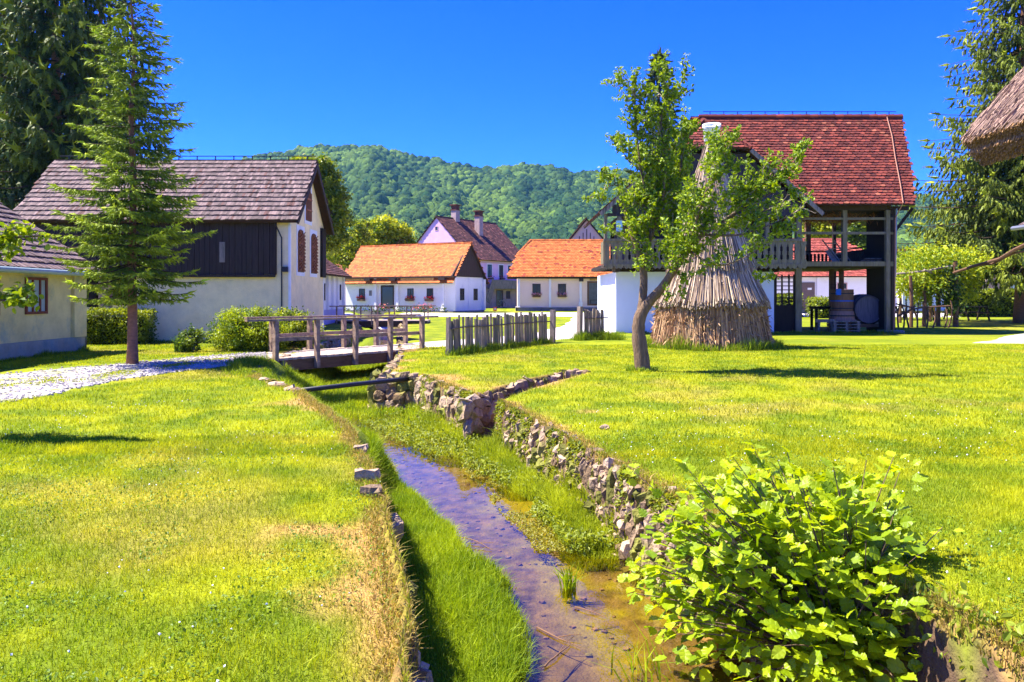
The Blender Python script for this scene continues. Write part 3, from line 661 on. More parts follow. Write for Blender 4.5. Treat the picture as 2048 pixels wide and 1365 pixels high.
stonewall('low dark kerb of stones on the left bank in front of the bridge', edge_path('L', 13.2, 18.0, .4, -.05), lambda x, y: zt(x, y) + .02, lambda x, y: -.3, cell=(.25, .2), flip=-1, batter=.1, moss=.1)
stonewall('tall rubble wall on the right bank under the footbridge', [(-1.85, 16.22), (-2.9, 16.7)] + edge_path('R', 17.3, 27, .6), lambda x, y: -.03, -.9, cell=(.2, .22), moss=.25)
stonewall('grey rubble wall on the left bank under the footbridge and behind it', edge_path('L', 20.5, 44, .7, .3), lambda x, y: -.03 + .2 * float(sst(32, 60, y)), -.9, cell=(.3, .25), flip=-1, moss=.1)
stonewall('far rubble wall on the right bank behind the footbridge', edge_path('R', 27.3, 44, .7), lambda x, y: -.03 + .2 * float(sst(32, 60, y)), -.9, cell=(.3, .25), moss=.1)
for (px, py, s_) in ((722, 905, .10), (735, 960, .16), (742, 985, .13), (1210, 858, .09)):
    g_ = G(px, py, -.02); o = thing('loose_stone', {722: 'small grey stone on the dry edge of the left lawn, farthest of three', 735: 'largest grey stone on the dry edge of the left lawn', 742: 'grey stone at the very edge of the left lawn, nearest of three', 1210: 'flat pale stone on the right lawn above the wall'}[px], 'stone', (g_.x, g_.y, TZ(g_.x, g_.y)))
    rocks('stone', np.array([[g_.x, g_.y, TZ(g_.x, g_.y) + s_ * .2]]), np.array([np.diag([s_ * 1.4, s_, s_ * .7])]), o, moss=0)

# ------------------------------------------------------------------ footbridge
A = Vector((-6.25, 20.2, 0)); Bp = Vector((-2.6, 24.6, 0)); Cw = Vector((-.75, 2.2, 0)); U = (Bp - A).normalized(); Lb = (Bp - A).length
br = thing('footbridge', 'weathered wooden footbridge with plank deck and railings crossing the stream', 'bridge', tuple(A))
b = MB(); n = 42
for i in range(n):
    s0 = Lb * i / n; s1 = Lb * (i + .93) / n; e0 = random.uniform(-.04, .04); e1 = random.uniform(-.04, .04); q = random.uniform(-.008, .008)
    p0 = A + U * s0 - Cw * (.03 + e0 * .3); p1 = A + U * s1 - Cw * (.03 + e0 * .3); p2 = A + U * s1 + Cw * (1.03 + e1 * .3); p3 = A + U * s0 + Cw * (1.03 + e1 * .3)
    b.slab([Vector((p.x, p.y, .0 + q)) for p in (p0, p1, p2, p3)], .06)
b.build('deck', M['palewood'], br, world=True)
for k, f in enumerate((.03, .97)):
    b = MB(); o_ = A + Cw * f; b.beam(o_ + Vector((0, 0, -.21)) - U * .2, o_ + U * (Lb + .2) + Vector((0, 0, -.21)), .16, .28); b.build('beam', M['brownwood'], br, world=True)
for f, rn in ((-.06, 0), (1.04, 1)):
    o_ = A + Cw * f
    for i in range(5):
        p = o_ + U * (Lb * (.05 + i * .225)); b = MB(); lo = -.32 if f < 0 else -.1; ln = random.uniform(-.02, .02)
        b.beam(p + Vector((0, 0, lo)), p + Vector((ln, 0, .95)), .13, .11, up=U); b.build('post', M['bridgewood'], br, world=True)
    b = MB(); b.beam(o_ - U * .55 + Vector((0, 0, .985)), o_ + U * (Lb + .35) + Vector((0, 0, .955)), .14, .05); b.build('handrail', M['bridgewood'], br, world=True)
    b = MB(); o2 = o_ + Cw * (.05 if f < 0 else -.05)
    for i in range(4): b.beam(o2 + U * Lb * (.05 + i * .225) + Vector((0, 0, .47 + random.uniform(-.01, .01))), o2 + U * Lb * (.05 + (i + 1) * .225) + Vector((0, 0, .47)), .045, .10)
    b.build('middle_rail', M['bridgewood'], br, world=True)
b = MB(); b.slab([A - U * .65 - Cw * .12 + Vector((0, 0, -.07)), A + U * .12 - Cw * .12 + Vector((0, 0, -.07)), A + U * .12 + Cw * 1.1 + Vector((0, 0, -.07)), A - U * .65 + Cw * 1.1 + Vector((0, 0, -.07))], 1.1); b.build('abutment', M['greystone'], br, world=True); b = MB()
b.slab([Bp - U * .1 - Cw * .12 + Vector((0, 0, -.07)), Bp + U * .6 - Cw * .12 + Vector((0, 0, -.07)), Bp + U * .6 + Cw * 1.1 + Vector((0, 0, -.07)), Bp - U * .1 + Cw * 1.1 + Vector((0, 0, -.07))], 1.1)
b.build('abutment', M['greystone'], br, world=True)
tg = MB(); tg.tube([P(588, 783, 14.3), P(700, 770, 15.2), P(828, 757, 16.5)], .045, 8); tag(tg.build('water_pipe', M['darkmetal'], smooth=True), 'black pipe spanning the stream in front of the bridge', 'pipe')
# second, far footbridge
fb = thing('footbridge', 'small wooden footbridge with railings far up the stream near the white house', 'bridge', (-8.6, 43, 0))
b = MB(); b.box(-9.6, -4.6, 43.3, 44.9, .14, .26); b.build('deck', M['palewood'], fb, world=True); b = MB(); b.box(-9.6, -4.6, 43.22, 43.29, -.1, .22); b.box(-9.6, -4.6, 44.91, 44.98, -.1, .22); b.build('beam', M['darkwood'], fb, world=True)
for y_ in (43.15, 45.05):
    for i in range(6): b = MB(); b.beam((-9.5 + i * .95, y_, .0), (-9.5 + i * .95, y_, 1.0), .07); b.build('post', M['bridgewood'], fb, world=True)
    b = MB(); b.beam((-9.9, y_, 1.03), (-4.3, y_, 1.03), .09, .05); b.build('handrail', M['bridgewood'], fb, world=True)

# ------------------------------------------------------------------ picket fences
def picketfence(label, p0, p1, n, h0, h1, big_end, wmin=.07, wmax=.2):
    t = thing('picket_fence', label, 'fence', tuple(p0)); p0 = Vector(p0); p1 = Vector(p1); d = (p1 - p0).normalized(); nr = Vector((-d.y, d.x, 0)); L = (p1 - p0).length
    x = 0; k = 0
    while x < L - .12:
        w = random.choice([.06, .08, .10, .13, .18]) * random.uniform(.9, 1.1); f = x / L; h = h0 + (h1 - h0) * f + random.uniform(-.09, .09); b = MB()
        q = random.uniform(1.0, 1.65); b.col = tuple(c * q for c in random.choice([(.21, .155, .11), (.17, .135, .10), (.24, .185, .135), (.15, .13, .085)]))
        c = p0 + d * (x + w / 2); z = TZ(c.x, c.y); tl = random.uniform(-.05, .05); oy = random.uniform(-.03, .03); m_ = 5; pts = []
        for i in range(m_ + 1):
            s_ = i / m_; cc_ = c + d * (tl * s_ + random.uniform(-.008, .008)) + nr * (oy + .02 * s_); ww = w * random.uniform(.86, 1.04) * (1 - .15 * s_ * random.random()); zz = z - .12 + (h + .12) * s_; th_ = .022
            for (a, e) in ((-1, -1), (1, -1), (1, 1), (-1, 1)):
                pts.append(cc_ + d * a * ww / 2 + nr * e * th_ * random.uniform(.7, 1.1) + Vector((0, 0, zz + (random.uniform(-.03, .03) if i == m_ else 0))))
        fs = [(0, 1, 2, 3), (m_ * 4 + 3, m_ * 4 + 2, m_ * 4 + 1, m_ * 4)] + [(i * 4 + j, i * 4 + 4 + j, i * 4 + 4 + (j + 1) % 4, i * 4 + (j + 1) % 4) for i in range(m_) for j in range(4)]
        b.add(pts, fs); b.build('picket', M['picket'], t, world=True); x += w + random.choice([.005, .012, .02, .04])
    b = MB(); b.col = (.17, .12, .085); m_ = 14
    b.tube([p0 + d * L * i / m_ - nr * .05 + Vector((0, 0, TZ((p0 + d * L * i / m_).x, (p0 + d * L * i / m_).y) + (h0 + (h1 - h0) * i / m_) * .74 + random.uniform(-.02, .02))) for i in range(-0, m_ + 1)], .022, 5); b.build('rail', M['picket'], t, world=True)
    for (pt, hh, ww) in big_end:
        b = MB(); b.col = (.27, .21, .17); z = TZ(pt[0], pt[1]); b.beam((pt[0], pt[1], z - .1), (pt[0] + .02, pt[1], z + hh), ww, ww * .8, up=d); b.build('post', M['picket'], t, world=True)
f0 = Vector((XX(900, 21.4), 21.4, 0)); f1 = Vector((XX(1098, 27.5), 27.5, 0))
picketfence('long uneven fence of split grey wooden stakes at the right end of the bridge', f0, f1, 40, .98, 1.0, [((f0.x - .06, f0.y), 1.02, .10), ((f1.x + .12, f1.y), 1.12, .17)])
f0 = Vector((XX(1168, 28.5), 28.5, 0)); f1 = Vector((XX(1214, 29.2), 29.2, 0))
picketfence('short stretch of split stake fence between the gravel path and the barn', f0, f1, 8, 1.05, 1.05, [((f0.x - .16, f0.y), 1.2, .17)])

# ------------------------------------------------------------------ stalk stack
def stalks(name, P3, r, mat, parent, col):
    """P3 (N,K,3) polylines, three sided tubes"""
    N, K, _ = P3.shape; d = P3[:, -1] - P3[:, 0]; d /= np.linalg.norm(d, axis=1, keepdims=True)
    a = np.cross(d, rng.normal(size=(N, 3))); a /= np.linalg.norm(a, axis=1, keepdims=True); b = np.cross(d, a); V = []
    for k in range(K):
        for j in range(3):
            an = 2 * np.pi * j / 3; V.append(P3[:, k] + (a * np.cos(an) + b * np.sin(an)) * (r * (1 - .25 * k / K))[:, None])
    V = np.stack(V, 1); f = [(k * 3 + j, k * 3 + (j + 1) % 3, (k + 1) * 3 + (j + 1) % 3, (k + 1) * 3 + j) for k in range(K - 1) for j in range(3)]
    Fc = (np.array(f)[None] + (np.arange(N) * K * 3)[:, None, None]).reshape(-1, 4)
    return fast(name, V.reshape(-1, 3), Fc, mat, parent, np.repeat(col, K * 3, axis=0), world=True)
HC = np.array([XX(1421, 25.0), 25.0, 0.0])
hs_ = thing('stalk_stack', 'tall conical stack of dry corn stalks bound round a pole on the lawn', 'stalk stack', tuple(HC))
prz = [0, .7, 1.4, 2.2, 3.3, 4.5, 5.5, 6.3]; prr = [1.80, 1.66, 1.58, 1.28, .96, .68, .40, .12]
def hstalk(n, zt0, zt1, zb0, zb1, flare, rad, ca, cb, name):
    a = rng.uniform(0, 2 * np.pi, n); zt_ = rng.uniform(zt0, zt1, n); zb_ = rng.uniform(zb0, zb1, n) + .05 * np.sin(a * 7); tw_ = rng.normal(0, .10, n); K = 5; pts = []
    ro = rng.uniform(-.06, .05, n)
    for k in range(K):
        s_ = k / (K - 1); z_ = zt_ + (zb_ - zt_) * s_; r_ = np.interp(z_, prz, prr) + ro + flare * s_ ** 2 + rng.normal(0, .012, n); aa = a + tw_ * s_ * .8 / np.maximum(r_, .3)
        pts.append(np.stack([HC[0] + np.cos(aa) * r_, HC[1] + np.sin(aa) * r_, z_], -1))
    q = rng.uniform(0, 1, n)[:, None] ** 1.3; c = (np.array(ca) * (1 - q) + np.array(cb) * q) * rng.uniform(.75, 1.15, (n, 1))
    stalks(name, np.stack(pts, 1), rng.uniform(rad * .7, rad * 1.25, n), M['straw'], hs_, c)
ST = ((.26, .17, .10), (.66, .52, .34)); ST2 = ((.30, .16, .07), (.64, .42, .21))
hstalk(2300, 1.1, 1.9, -.05, .25, .05, .017, *ST2, 'lower_stalks')
hstalk(2000, 2.6, 3.6, 1.22, 1.5, .16, .019, *ST, 'middle_stalks')
hstalk(500, 2.2, 3.0, 1.5, 2.2, .10, .019, *ST, 'middle_stalks')
hstalk(1500, 4.2, 5.2, 2.3, 3.0, .12, .018, *ST, 'upper_stalks')
hstalk(800, 5.8, 6.45, 3.9, 4.7, .08, .016, *ST, 'top_stalks')
n = 5200; a = rng.uniform(0, 6.28, n); z_ = np.concatenate([rng.uniform(.0, 1.5, n - 1300), rng.uniform(1.4, 5.5, 1300)]); r_ = np.interp(z_, prz, prr) + rng.uniform(-.02, .09, n)
leafcloud('dry_leaves', np.stack([HC[0] + np.cos(a) * r_, HC[1] + np.sin(a) * r_, z_], -1), .22, M['straw'], hs_, (.20, .10, .045), (.52, .33, .16), ([(0, 0, 0), (.10, .4, .1), (.02, 1, .0), (-.08, .5, .1)], [(0, 1, 2, 3)]), up=0, droop=.9)
b = MB(); b.lathe(tuple(HC), [(r_ - .1, z_) for z_, r_ in zip(prz, prr)][:-1] + [(.03, 6.3)], 24); mdk = mk('stack_inside', (.06, .035, .02), 1, .5, 6, bump=.8); b.build('stack_core', mdk, hs_, world=True)
b = MB(); b.tube([(HC[0], HC[1], 5), (HC[0] + .02, HC[1], 6.75)], .05, 8); b.build('pole', M['greywood'], hs_, world=True)
# upturned bucket on the pole
bk = thing('bucket', 'white plastic bucket stuck upside on the pole of the stalk stack', 'bucket', (HC[0] + .04, HC[1], 6.45))
bk.rotation_euler = (math.radians(24), math.radians(-7), 0)
b = MB(); b.lathe((0, 0, 0), [(.0, 0), (.22, 0), (.235, .03), (.265, .50)], 28); b.lathe((0, 0, 0), [(.245, .48), (.0, .16)], 28); b.build('body', M['plastic'], bk, smooth=True)
b = MB(); b.lathe((0, 0, 0), [(.262, .46), (.285, .46), (.285, .53), (.25, .53), (.25, .47)], 28); b.build('rim', M['plastic'], bk)
b = MB(); b.tube([(.285 * math.cos(a), .285 * math.sin(a) * .3 - .12, .47 - .22 * math.sin(a)) for a in np.linspace(0, math.pi, 12)], .006, 5); b.build('handle', M['metal'], bk)

# ------------------------------------------------------------------ plum tree on the lawn
TD = 17.0
pt = thing('plum_tree', 'leaning fruit tree with forked trunk and many bare twigs before the stalk stack', 'tree', tuple(G(1285, 742)))
tb = MB(); LP = []; LT = []
def PP(px, py, dd=0): return P(px, py, TD + dd)
def limb(pts, r0, r1, sides=8):
    q = [Vector(p) for p in pts]; out = []
    for i in range(len(q) - 1):
        for k in range(4):
            a = q[max(i - 1, 0)]; b_, c = q[i], q[i + 1]; d = q[min(i + 2, len(q) - 1)]; t = k / 4
            out.append(.5 * ((2 * b_) + (c - a) * t + (2 * a - 5 * b_ + 4 * c - d) * t * t + (-a + 3 * b_ - 3 * c + d) * t ** 3))
    out.append(q[-1]); n = len(out); tb.tube(out, [(r0 + (r1 - r0) * (i / (n - 1)) ** .8) * random.uniform(.93, 1.07) for i in range(n)], sides); return out
tb2 = MB()
def twigs(path, n, lmin, lmax, dirb, spread, leaf_p, start=.1, r=.010, sub=2, size=1):
    for k in range(n):
        f = start + (1 - start) * (k + random.random()) / n; p = path[min(int(f * (len(path) - 1)), len(path) - 2)]
        d = (Vector(dirb) + Vector((random.gauss(0, 1), random.gauss(0, 1), random.gauss(0, 1))) * spread).normalized(); L = random.uniform(lmin, lmax)
        pts = [p]; dd = d.copy(); m_ = 6
        for i in range(m_): dd = (dd + Vector((random.gauss(0, .13), random.gauss(0, .13), random.gauss(0, .1) + .04))).normalized(); pts.append(pts[-1] + dd * L / m_)
        tb2.tube(pts, [r * (1 - .75 * i / m_) for i in range(m_ + 1)], 4, False)
        lp = random.random() < leaf_p
        if lp:
            nl = int(L * 56 * size)
            for j in range(nl):
                s_ = random.uniform(.15, 1.03) * m_; i0 = min(int(s_), m_ - 1); q = pts[i0].lerp(pts[i0 + 1], s_ - i0); LP.append(tuple(q + Vector((random.gauss(0, .035), random.gauss(0, .035), random.gauss(0, .03))))); LT.append(random.random())
        if sub > 0 and L > .25: twigs(pts, sub + 1, lmin * .4, lmax * .5, d, spread * 1.1, leaf_p if not lp else min(1, leaf_p + .25), .3, r * .6, sub - 1, size)
t0 = limb([PP(1287, 748), PP(1283, 715), PP(1277, 665), PP(1281, 632), PP(1296, 606)], .175, .12, 12)
lA = limb([PP(1281, 632), PP(1286, 590, .05), PP(1287, 545, .1), PP(1275, 500, .1), PP(1262, 455, .1), PP(1252, 420, .1)], .095, .06)
lB = limb([PP(1296, 606), PP(1322, 578, -.15), PP(1345, 545, -.3), PP(1375, 500, -.4), PP(1405, 470, -.5), PP(1450, 440, -.5), PP(1500, 405, -.5), PP(1545, 345, -.4)], .12, .02)
l1 = limb([PP(1287, 545, .1), PP(1300, 480, .2), PP(1300, 420, .3), PP(1282, 340, .3), PP(1272, 250, .3), PP(1268, 180, .3)], .05, .008)
l2 = limb([PP(1300, 480, .2), PP(1325, 400, .1), PP(1330, 320, 0), PP(1322, 240, 0), PP(1340, 170, 0)], .045, .008)
l3 = limb([PP(1345, 545, -.3), PP(1352, 480, .2), PP(1358, 400, .4), PP(1362, 330, .5), PP(1372, 270, .5)], .05, .01)
l4 = limb([PP(1300, 420, .3), PP(1265, 400, .4), PP(1230, 370, .4), PP(1190, 395, .3)], .028, .006)
l5 = limb([PP(1375, 500, -.4), PP(1400, 420, -.8), PP(1425, 350, -1), PP(1460, 300, -1)], .035, .008)
l6 = limb([PP(1405, 470, -.5), PP(1480, 470, -1), PP(1540, 450, -1.1), PP(1600, 420, -1.2)], .03, .006)
l7 = limb([PP(1375, 500, -.4), PP(1430, 530, -.9), PP(1480, 520, -1.2), PP(1530, 490, -1.3)], .026, .006)
l8 = limb([PP(1500, 405, -.5), PP(1550, 380, -.6), PP(1590, 320, -.6), PP(1612, 292, -.6)], .016, .005)
l9 = limb([PP(1450, 440, -.5), PP(1520, 425, -.3), PP(1580, 400, -.2)], .016, .005)
l10 = limb([PP(1325, 400, .1), PP(1290, 350, .6), PP(1255, 320, .8), PP(1240, 290, .8)], .026, .006)
twigs(lA, 14, .3, .8, (-.1, 0, .9), .45, .75, .4)
for l_, n_, lp in ((l1, 34, .95), (l2, 34, .95), (l3, 30, .92)): twigs(l_, n_, .3, .85, (.05, 0, .95), .42, lp, .12)
twigs(l4, 10, .2, .5, (-.3, 0, .6), .6, .9); twigs(l10, 12, .25, .6, (-.2, 0, .9), .5, .85)
twigs(lB, 40, .3, .9, (.2, -.1, .8), .5, .6, .25); twigs(l5, 28, .3, .7, (.2, 0, .9), .5, .75); twigs(l6, 14, .25, .7, (.5, 0, .3), .5, .5); twigs(l7, 12, .2, .5, (.5, 0, .2), .6, .8)
twigs(l8, 14, .15, .35, (.2, 0, .6), .7, 1, .35, size=1.6); twigs(l9, 8, .3, .7, (.8, 0, .3), .3, .25)
twigs(lB, 16, .25, .5, (-.1, -.2, -.7), .6, .6, .1, size=1)
for (px, py) in ((1515, 455), (1552, 470), (1525, 560), (1590, 430), (1200, 400)):
    q = [PP(px, py, -.8), PP(px + 6, py - 35, -.8), PP(px + 16, py - 75, -.8)]; twigs([Vector(a) for a in q], 5, .12, .3, (.1, 0, .7), .6, 1, 0, size=2.2, sub=1)
tb.build('trunk', M['bark'], pt, world=True, smooth=True); tb2.build('twigs', M['twig'], pt, world=True)
leafcloud('foliage', np.array(LP), .082, M['leaf'], pt, (.09, .18, .008), (.33, .45, .010), LEAF6, up=.35, colt=np.array(LT)); print('plum leaves', len(LP))

# ------------------------------------------------------------------ spruces and other trees
spruce('spruce_tree', 'young spruce with bare lower trunk standing beside the gravel path', tuple(G(265, 729)), 9.3,
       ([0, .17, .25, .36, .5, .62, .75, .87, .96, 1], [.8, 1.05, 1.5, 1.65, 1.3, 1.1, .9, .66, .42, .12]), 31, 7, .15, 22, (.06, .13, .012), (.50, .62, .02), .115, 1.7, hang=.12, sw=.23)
OS = ([0, .1, .2, .5, .8, 1], [3.6, 4.6, 4.6, 3.8, 2.0, .3])
spruce('spruce_tree', 'tall dark old spruce behind the young one, middle of the three behind the barn', (XX(112, 43), 43, .1), 25, OS, 40, 8, .60, 4.2, (.016, .04, .010), (.18, .23, .015), .42, 2.5, hang=.75, droop=.4, sw=.34)
spruce('spruce_tree', 'tall dark old spruce cut by the left edge of the photo behind the barn', (XX(15, 47), 47, .1), 24, OS, 36, 8, .6, 4.0, (.014, .036, .010), (.12, .18, .018), .42, 2.0, hang=.75, droop=.4, sw=.34)
spruce('spruce_tree', 'dark old spruce whose top shows right behind the young spruce', (XX(200, 50), 50, .1), 25.5, OS, 34, 8, .62, 3.2, (.010, .028, .010), (.08, .125, .018), .4, 2.0, hang=.7, droop=.4, sw=.34)
spruce('spruce_tree', 'large spruce with drooping branches behind the vine pergola on the right', (XX(2045, 44), 44, .1), 23, ([0, .1, .2, .45, .7, 1], [4.8, 5.8, 6.0, 4.7, 3.0, .3]), 40, 9, .45, 5.2, (.022, .05, .010), (.26, .31, .014), .4, 4.2, hang=.7, droop=.30, sw=.26)
spruce('spruce_tree', 'spruce rising behind the barn above the fruit tree', (XX(1318, 56), 56, .2), 18.4, ([0, .1, .3, .6, .85, 1], [3.6, 3.7, 3.1, 2.0, 1.0, .15]), 34, 8, .5, 3.2, (.014, .036, .010), (.09, .13, .016), .3, 2, hang=.5, droop=.35, sw=.34)
YG = ((.09, .17, .008), (.46, .50, .012)); DG = ((.04, .09, .008), (.20, .28, .012))
def bl(name, label, px, d, ctr, n, size, cols, **k):
    return broadleaf(name, label, 'tree', (XX(px, d), d, .2), [((XX(x, d + dd), d + dd, ZZ(y, d + dd)), r / F * (d + dd)) for x, y, dd, r in ctr], n, size, *cols, **k)
bl('broadleaf_tree', 'big broadleaf tree rising behind the gable of the cream barn', 635, 56, [(635, 350, 0, 38), (600, 345, 1, 30), (655, 385, 0, 38), (660, 430, 0, 34), (640, 470, 1, 45), (600, 400, 2, 50), (675, 480, 2, 22)], 16000, .28, ((.06, .12, .008), (.34, .40, .014)), clumps=44)
bl('broadleaf_tree', 'rounded yellow green tree between the cream barn and the lilac house', 775, 80, [(775, 462, 0, 34), (745, 475, 1, 28), (800, 480, 0, 28), (760, 500, 1, 36), (805, 505, 2, 24)], 12000, .30, ((.09, .17, .008), (.48, .52, .012)), clumps=40)
bl('broadleaf_tree', 'loose light green tree left of the rounded tree behind the orange roof', 712, 74, [(712, 455, 0, 16), (725, 480, 0, 20), (700, 490, 0, 22), (735, 450, 1, 10), (690, 515, 0, 24), (670, 510, 0, 20)], 5500, .24, YG, clumps=30, sig=.28)
bl('broadleaf_tree', 'dark green tree seen through the open upper floor of the red roofed barn', 1730, 76, [(1730, 450, 0, 32), (1745, 490, 0, 30), (1710, 480, 1, 26)], 7000, .34, DG, clumps=30)
bl('broadleaf_tree', 'pale green tree seen through the left half of the barn upper floor', 1655, 80, [(1640, 450, 0, 30), (1680, 448, 0, 28), (1655, 480, 1, 30)], 7000, .34, YG, clumps=30)
bl('broadleaf_tree', 'low broadleaf tree behind the left opening of the cream barn', 150, 62, [(150, 560, 0, 28), (120, 570, 1, 28), (215, 575, 1, 24)], 4000, .3, YG, clumps=20)
# row of far trees that closes the fields behind the houses
for i, (px, d, y, r) in enumerate(((480, 150, 555, 45), (560, 160, 550, 42), (880, 150, 552, 40), (1010, 160, 540, 34), (1290, 150, 545, 42), (1450, 150, 548, 42), (1560, 140, 550, 36), (1800, 120, 560, 34), (1850, 130, 560, 34), (1960, 110, 555, 40), (2040, 110, 550, 40), (60, 110, 560, 40), (240, 120, 560, 40))):
    nb_ = ['the cream barn eave', 'the cream barn gable', 'the lilac house', 'the gap between lilac and peach houses', 'the fruit tree', 'the stalk stack', 'the barn balcony', 'the right end of the red roofed barn', 'the pergola', 'the large right spruce', 'the thatched roof corner', 'the olive cottage', 'the young spruce'][i]
    bl('broadleaf_tree', 'distant field tree far behind ' + nb_, px, d, [(px, y, 0, r), (px + r * .8, y + 8, 2, r * .8), (px - r * .8, y + 10, 1, r * .75)], 1800, .75, DG if i % 2 else YG, clumps=16, group='distant trees behind the village', trunk_r=.3)

# apple tree outside the left edge whose branches reach into view
at = thing('apple_tree', 'leafy fruit tree branches reaching in from the left edge before the olive cottage', 'tree', (-8.9, 9.2, 0))
tb = MB(); tb2 = MB(); LP = []; LT = []
limb([(-8.9, 9.2, -.1), (-8.8, 9.2, .9), (-8.7, 9.25, 1.5)], .14, .10, 10)
q1 = limb([(-8.75, 9.2, 1.3), (-7.7, 9.1, 1.75), (-6.6, 9.0, 2.05), (-5.9, 9.0, 2.22), (-5.3, 9.0, 2.28)], .05, .008)
q2 = limb([(-8.75, 9.2, 1.2), (-7.6, 8.95, 1.5), (-6.6, 8.9, 1.65), (-6.0, 8.9, 1.58), (-5.4, 8.9, 1.52)], .05, .008)
q3 = limb([(-8.75, 9.2, 1.4), (-8.0, 9.4, 2.4), (-7.0, 9.4, 3.1)], .05, .008); q4 = limb([(-8.75, 9.2, 1.4), (-9.6, 9.0, 2.6), (-9.8, 9.2, 3.4)], .05, .008)
for q_, n_ in ((q1, 40), (q2, 46), (q3, 22), (q4, 22)): twigs(q_, n_, .1, .34, (.35, 0, .15), .6, 1, .25, size=1.7, sub=1)
tb.build('trunk', M['bark'], at, world=True, smooth=True); tb2.build('twigs', M['twig'], at, world=True)
leafcloud('foliage', np.array(LP), .085, M['leaf'], at, (.09, .17, .008), (.36, .46, .012), LEAF6, up=.4, colt=np.array(LT))

# ------------------------------------------------------------------ hedges and bushes
HG = ((.04, .09, .006), (.28, .34, .010))
hedge('clipped_hedge', 'clipped box hedge between the olive cottage and the young spruce', XX(152, 26), XX(283, 26), 26.0, 26.9, 1.05, *HG, 9000, .075)
hedge('clipped_hedge', 'long clipped hedge in the yard right of the pergola', XX(1925, 52), XX(2075, 52), 52, 54, 1.75, *HG, 7000, .15, z=.15)
hedge('clipped_hedge', 'low hedge seen through the barn in front of the brown door', XX(1636, 50), XX(1668, 50), 50, 52, 1.25, *HG, 1500, .15, z=.12)
hedge('clipped_hedge', 'clipped hedge seen left of the brown door behind the barn post', XX(1560, 52), XX(1604, 52), 52, 53.5, 1.5, *HG, 1500, .15, z=.14)
bush('round_bush', 'large dense round bush at the left end of the footbridge', (XX(502, 23.6), 23.6, .50), (1.2, 1.0, .78), 24000, .06, (.05, .12, .006), (.40, .50, .010), clumps=300, sig=.085)
bush('round_bush', 'lower bright bush behind the bridge railing against the cream barn', (XX(585, 25.0), 25.0, .45), (.85, .7, .75), 9500, .075, (.06, .13, .008), (.40, .46, .012), clumps=160, sig=.1)
bush('small_shrub', 'small leafy shrub with upright blades in front of the cream barn wall', (XX(381, 22.8), 22.8, .28), (.36, .35, .32), 1500, .085, (.03, .08, .01), (.2, .28, .02), clumps=26)
n = 260; a = rng.uniform(0, 6.28, n); r_ = rng.uniform(0, .25, n); sh = thing('iris_clump', 'clump of sword shaped leaves left of the small shrub', 'plant', (XX(368, 22.7), 22.7, 0))
blades('leaves', XX(366, 22.7) + np.cos(a) * r_, 22.7 + np.sin(a) * r_, np.full(n, -.02), rng.uniform(.3, .62, n), .03, M['grassblade'], (.04, .09, .012), (.13, .22, .03), .45, sh, world=True)

# ------------------------------------------------------------------ hazel bush in the foreground
hz_ = thing('hazel_bush', 'big bright green hazel bush overhanging the stream in the right foreground', 'bush', (1.95, 4.7, -.6))
b = MB(); HP = []; HD = []; HT = []
HCc = Vector((1.71, 4.95, -.22))
for k in range(290):
    th_ = random.uniform(0, 6.28); el = random.uniform(-.50, 1.25); rr = random.uniform(.78, 1.08)
    tip = HCc + Vector((math.cos(th_) * math.cos(el) * .90, math.sin(th_) * math.cos(el) * .85, math.sin(el) * .66 + .02)) * rr
    if k > 268: tip = HCc + Vector((random.uniform(-.75, .75), random.uniform(-.5, .3), random.uniform(.62, .86)))
    if k == 0: tip = Vector((XX(1262, 5.4), 5.4, ZZ(940, 5.4)))
    if k == 1: tip = Vector((XX(1885, 4.9), 4.9, ZZ(1055, 4.9)))
    if k == 2: tip = Vector((XX(1575, 5.0), 5.0, ZZ(905, 5.0)))
    if k == 3: tip = Vector((XX(1395, 4.6), 4.6, ZZ(1335, 4.6)))
    if k == 4: tip = Vector((XX(1330, 4.9), 4.9, ZZ(1190, 4.9)))
    st = Vector((1.98 + random.uniform(-.12, .12), 4.75 + random.uniform(-.12, .12), -.75)); c1 = st.lerp(tip, .45) + Vector((0, 0, .22)); m_ = 9; pts = []
    for i in range(m_ + 1): s_ = i / m_; pts.append(st * (1 - s_) ** 2 + c1 * 2 * s_ * (1 - s_) + tip * s_ * s_)
    b.tube(pts, [.011 * (1 - .8 * i / m_) for i in range(m_ + 1)], 5, False)
    L = (tip - st).length; nl = int(11 + 10 * random.random()); shade = random.random()
    for j in range(nl):
        s_ = 1 - (j / nl) ** 1.15 * .62; fi = s_ * m_; i0 = min(int(fi), m_ - 1); p = pts[i0].lerp(pts[i0 + 1], fi - i0); tg_ = (pts[i0 + 1] - pts[i0]).normalized()
        sd_ = tg_.cross(Vector((0, 0, 1))); sd_ = sd_.normalized() if sd_.length > .1 else Vector((1, 0, 0))
        d = (tg_ * .6 + sd_ * (1 if j % 2 else -1) * random.uniform(.5, 1.1) + Vector((random.gauss(0, .25), random.gauss(0, .25), random.gauss(-.12, .22)))).normalized()
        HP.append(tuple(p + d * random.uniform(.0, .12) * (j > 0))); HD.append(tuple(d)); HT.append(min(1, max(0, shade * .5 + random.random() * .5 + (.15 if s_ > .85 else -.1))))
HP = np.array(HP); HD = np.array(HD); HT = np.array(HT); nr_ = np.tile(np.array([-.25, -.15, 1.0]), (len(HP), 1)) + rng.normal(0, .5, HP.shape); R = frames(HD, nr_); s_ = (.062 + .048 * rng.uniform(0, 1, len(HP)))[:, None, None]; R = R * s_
c = np.array([.12, .24, .006])[None] * (1 - HT[:, None]) + np.array([.44, .54, .008])[None] * HT[:, None]
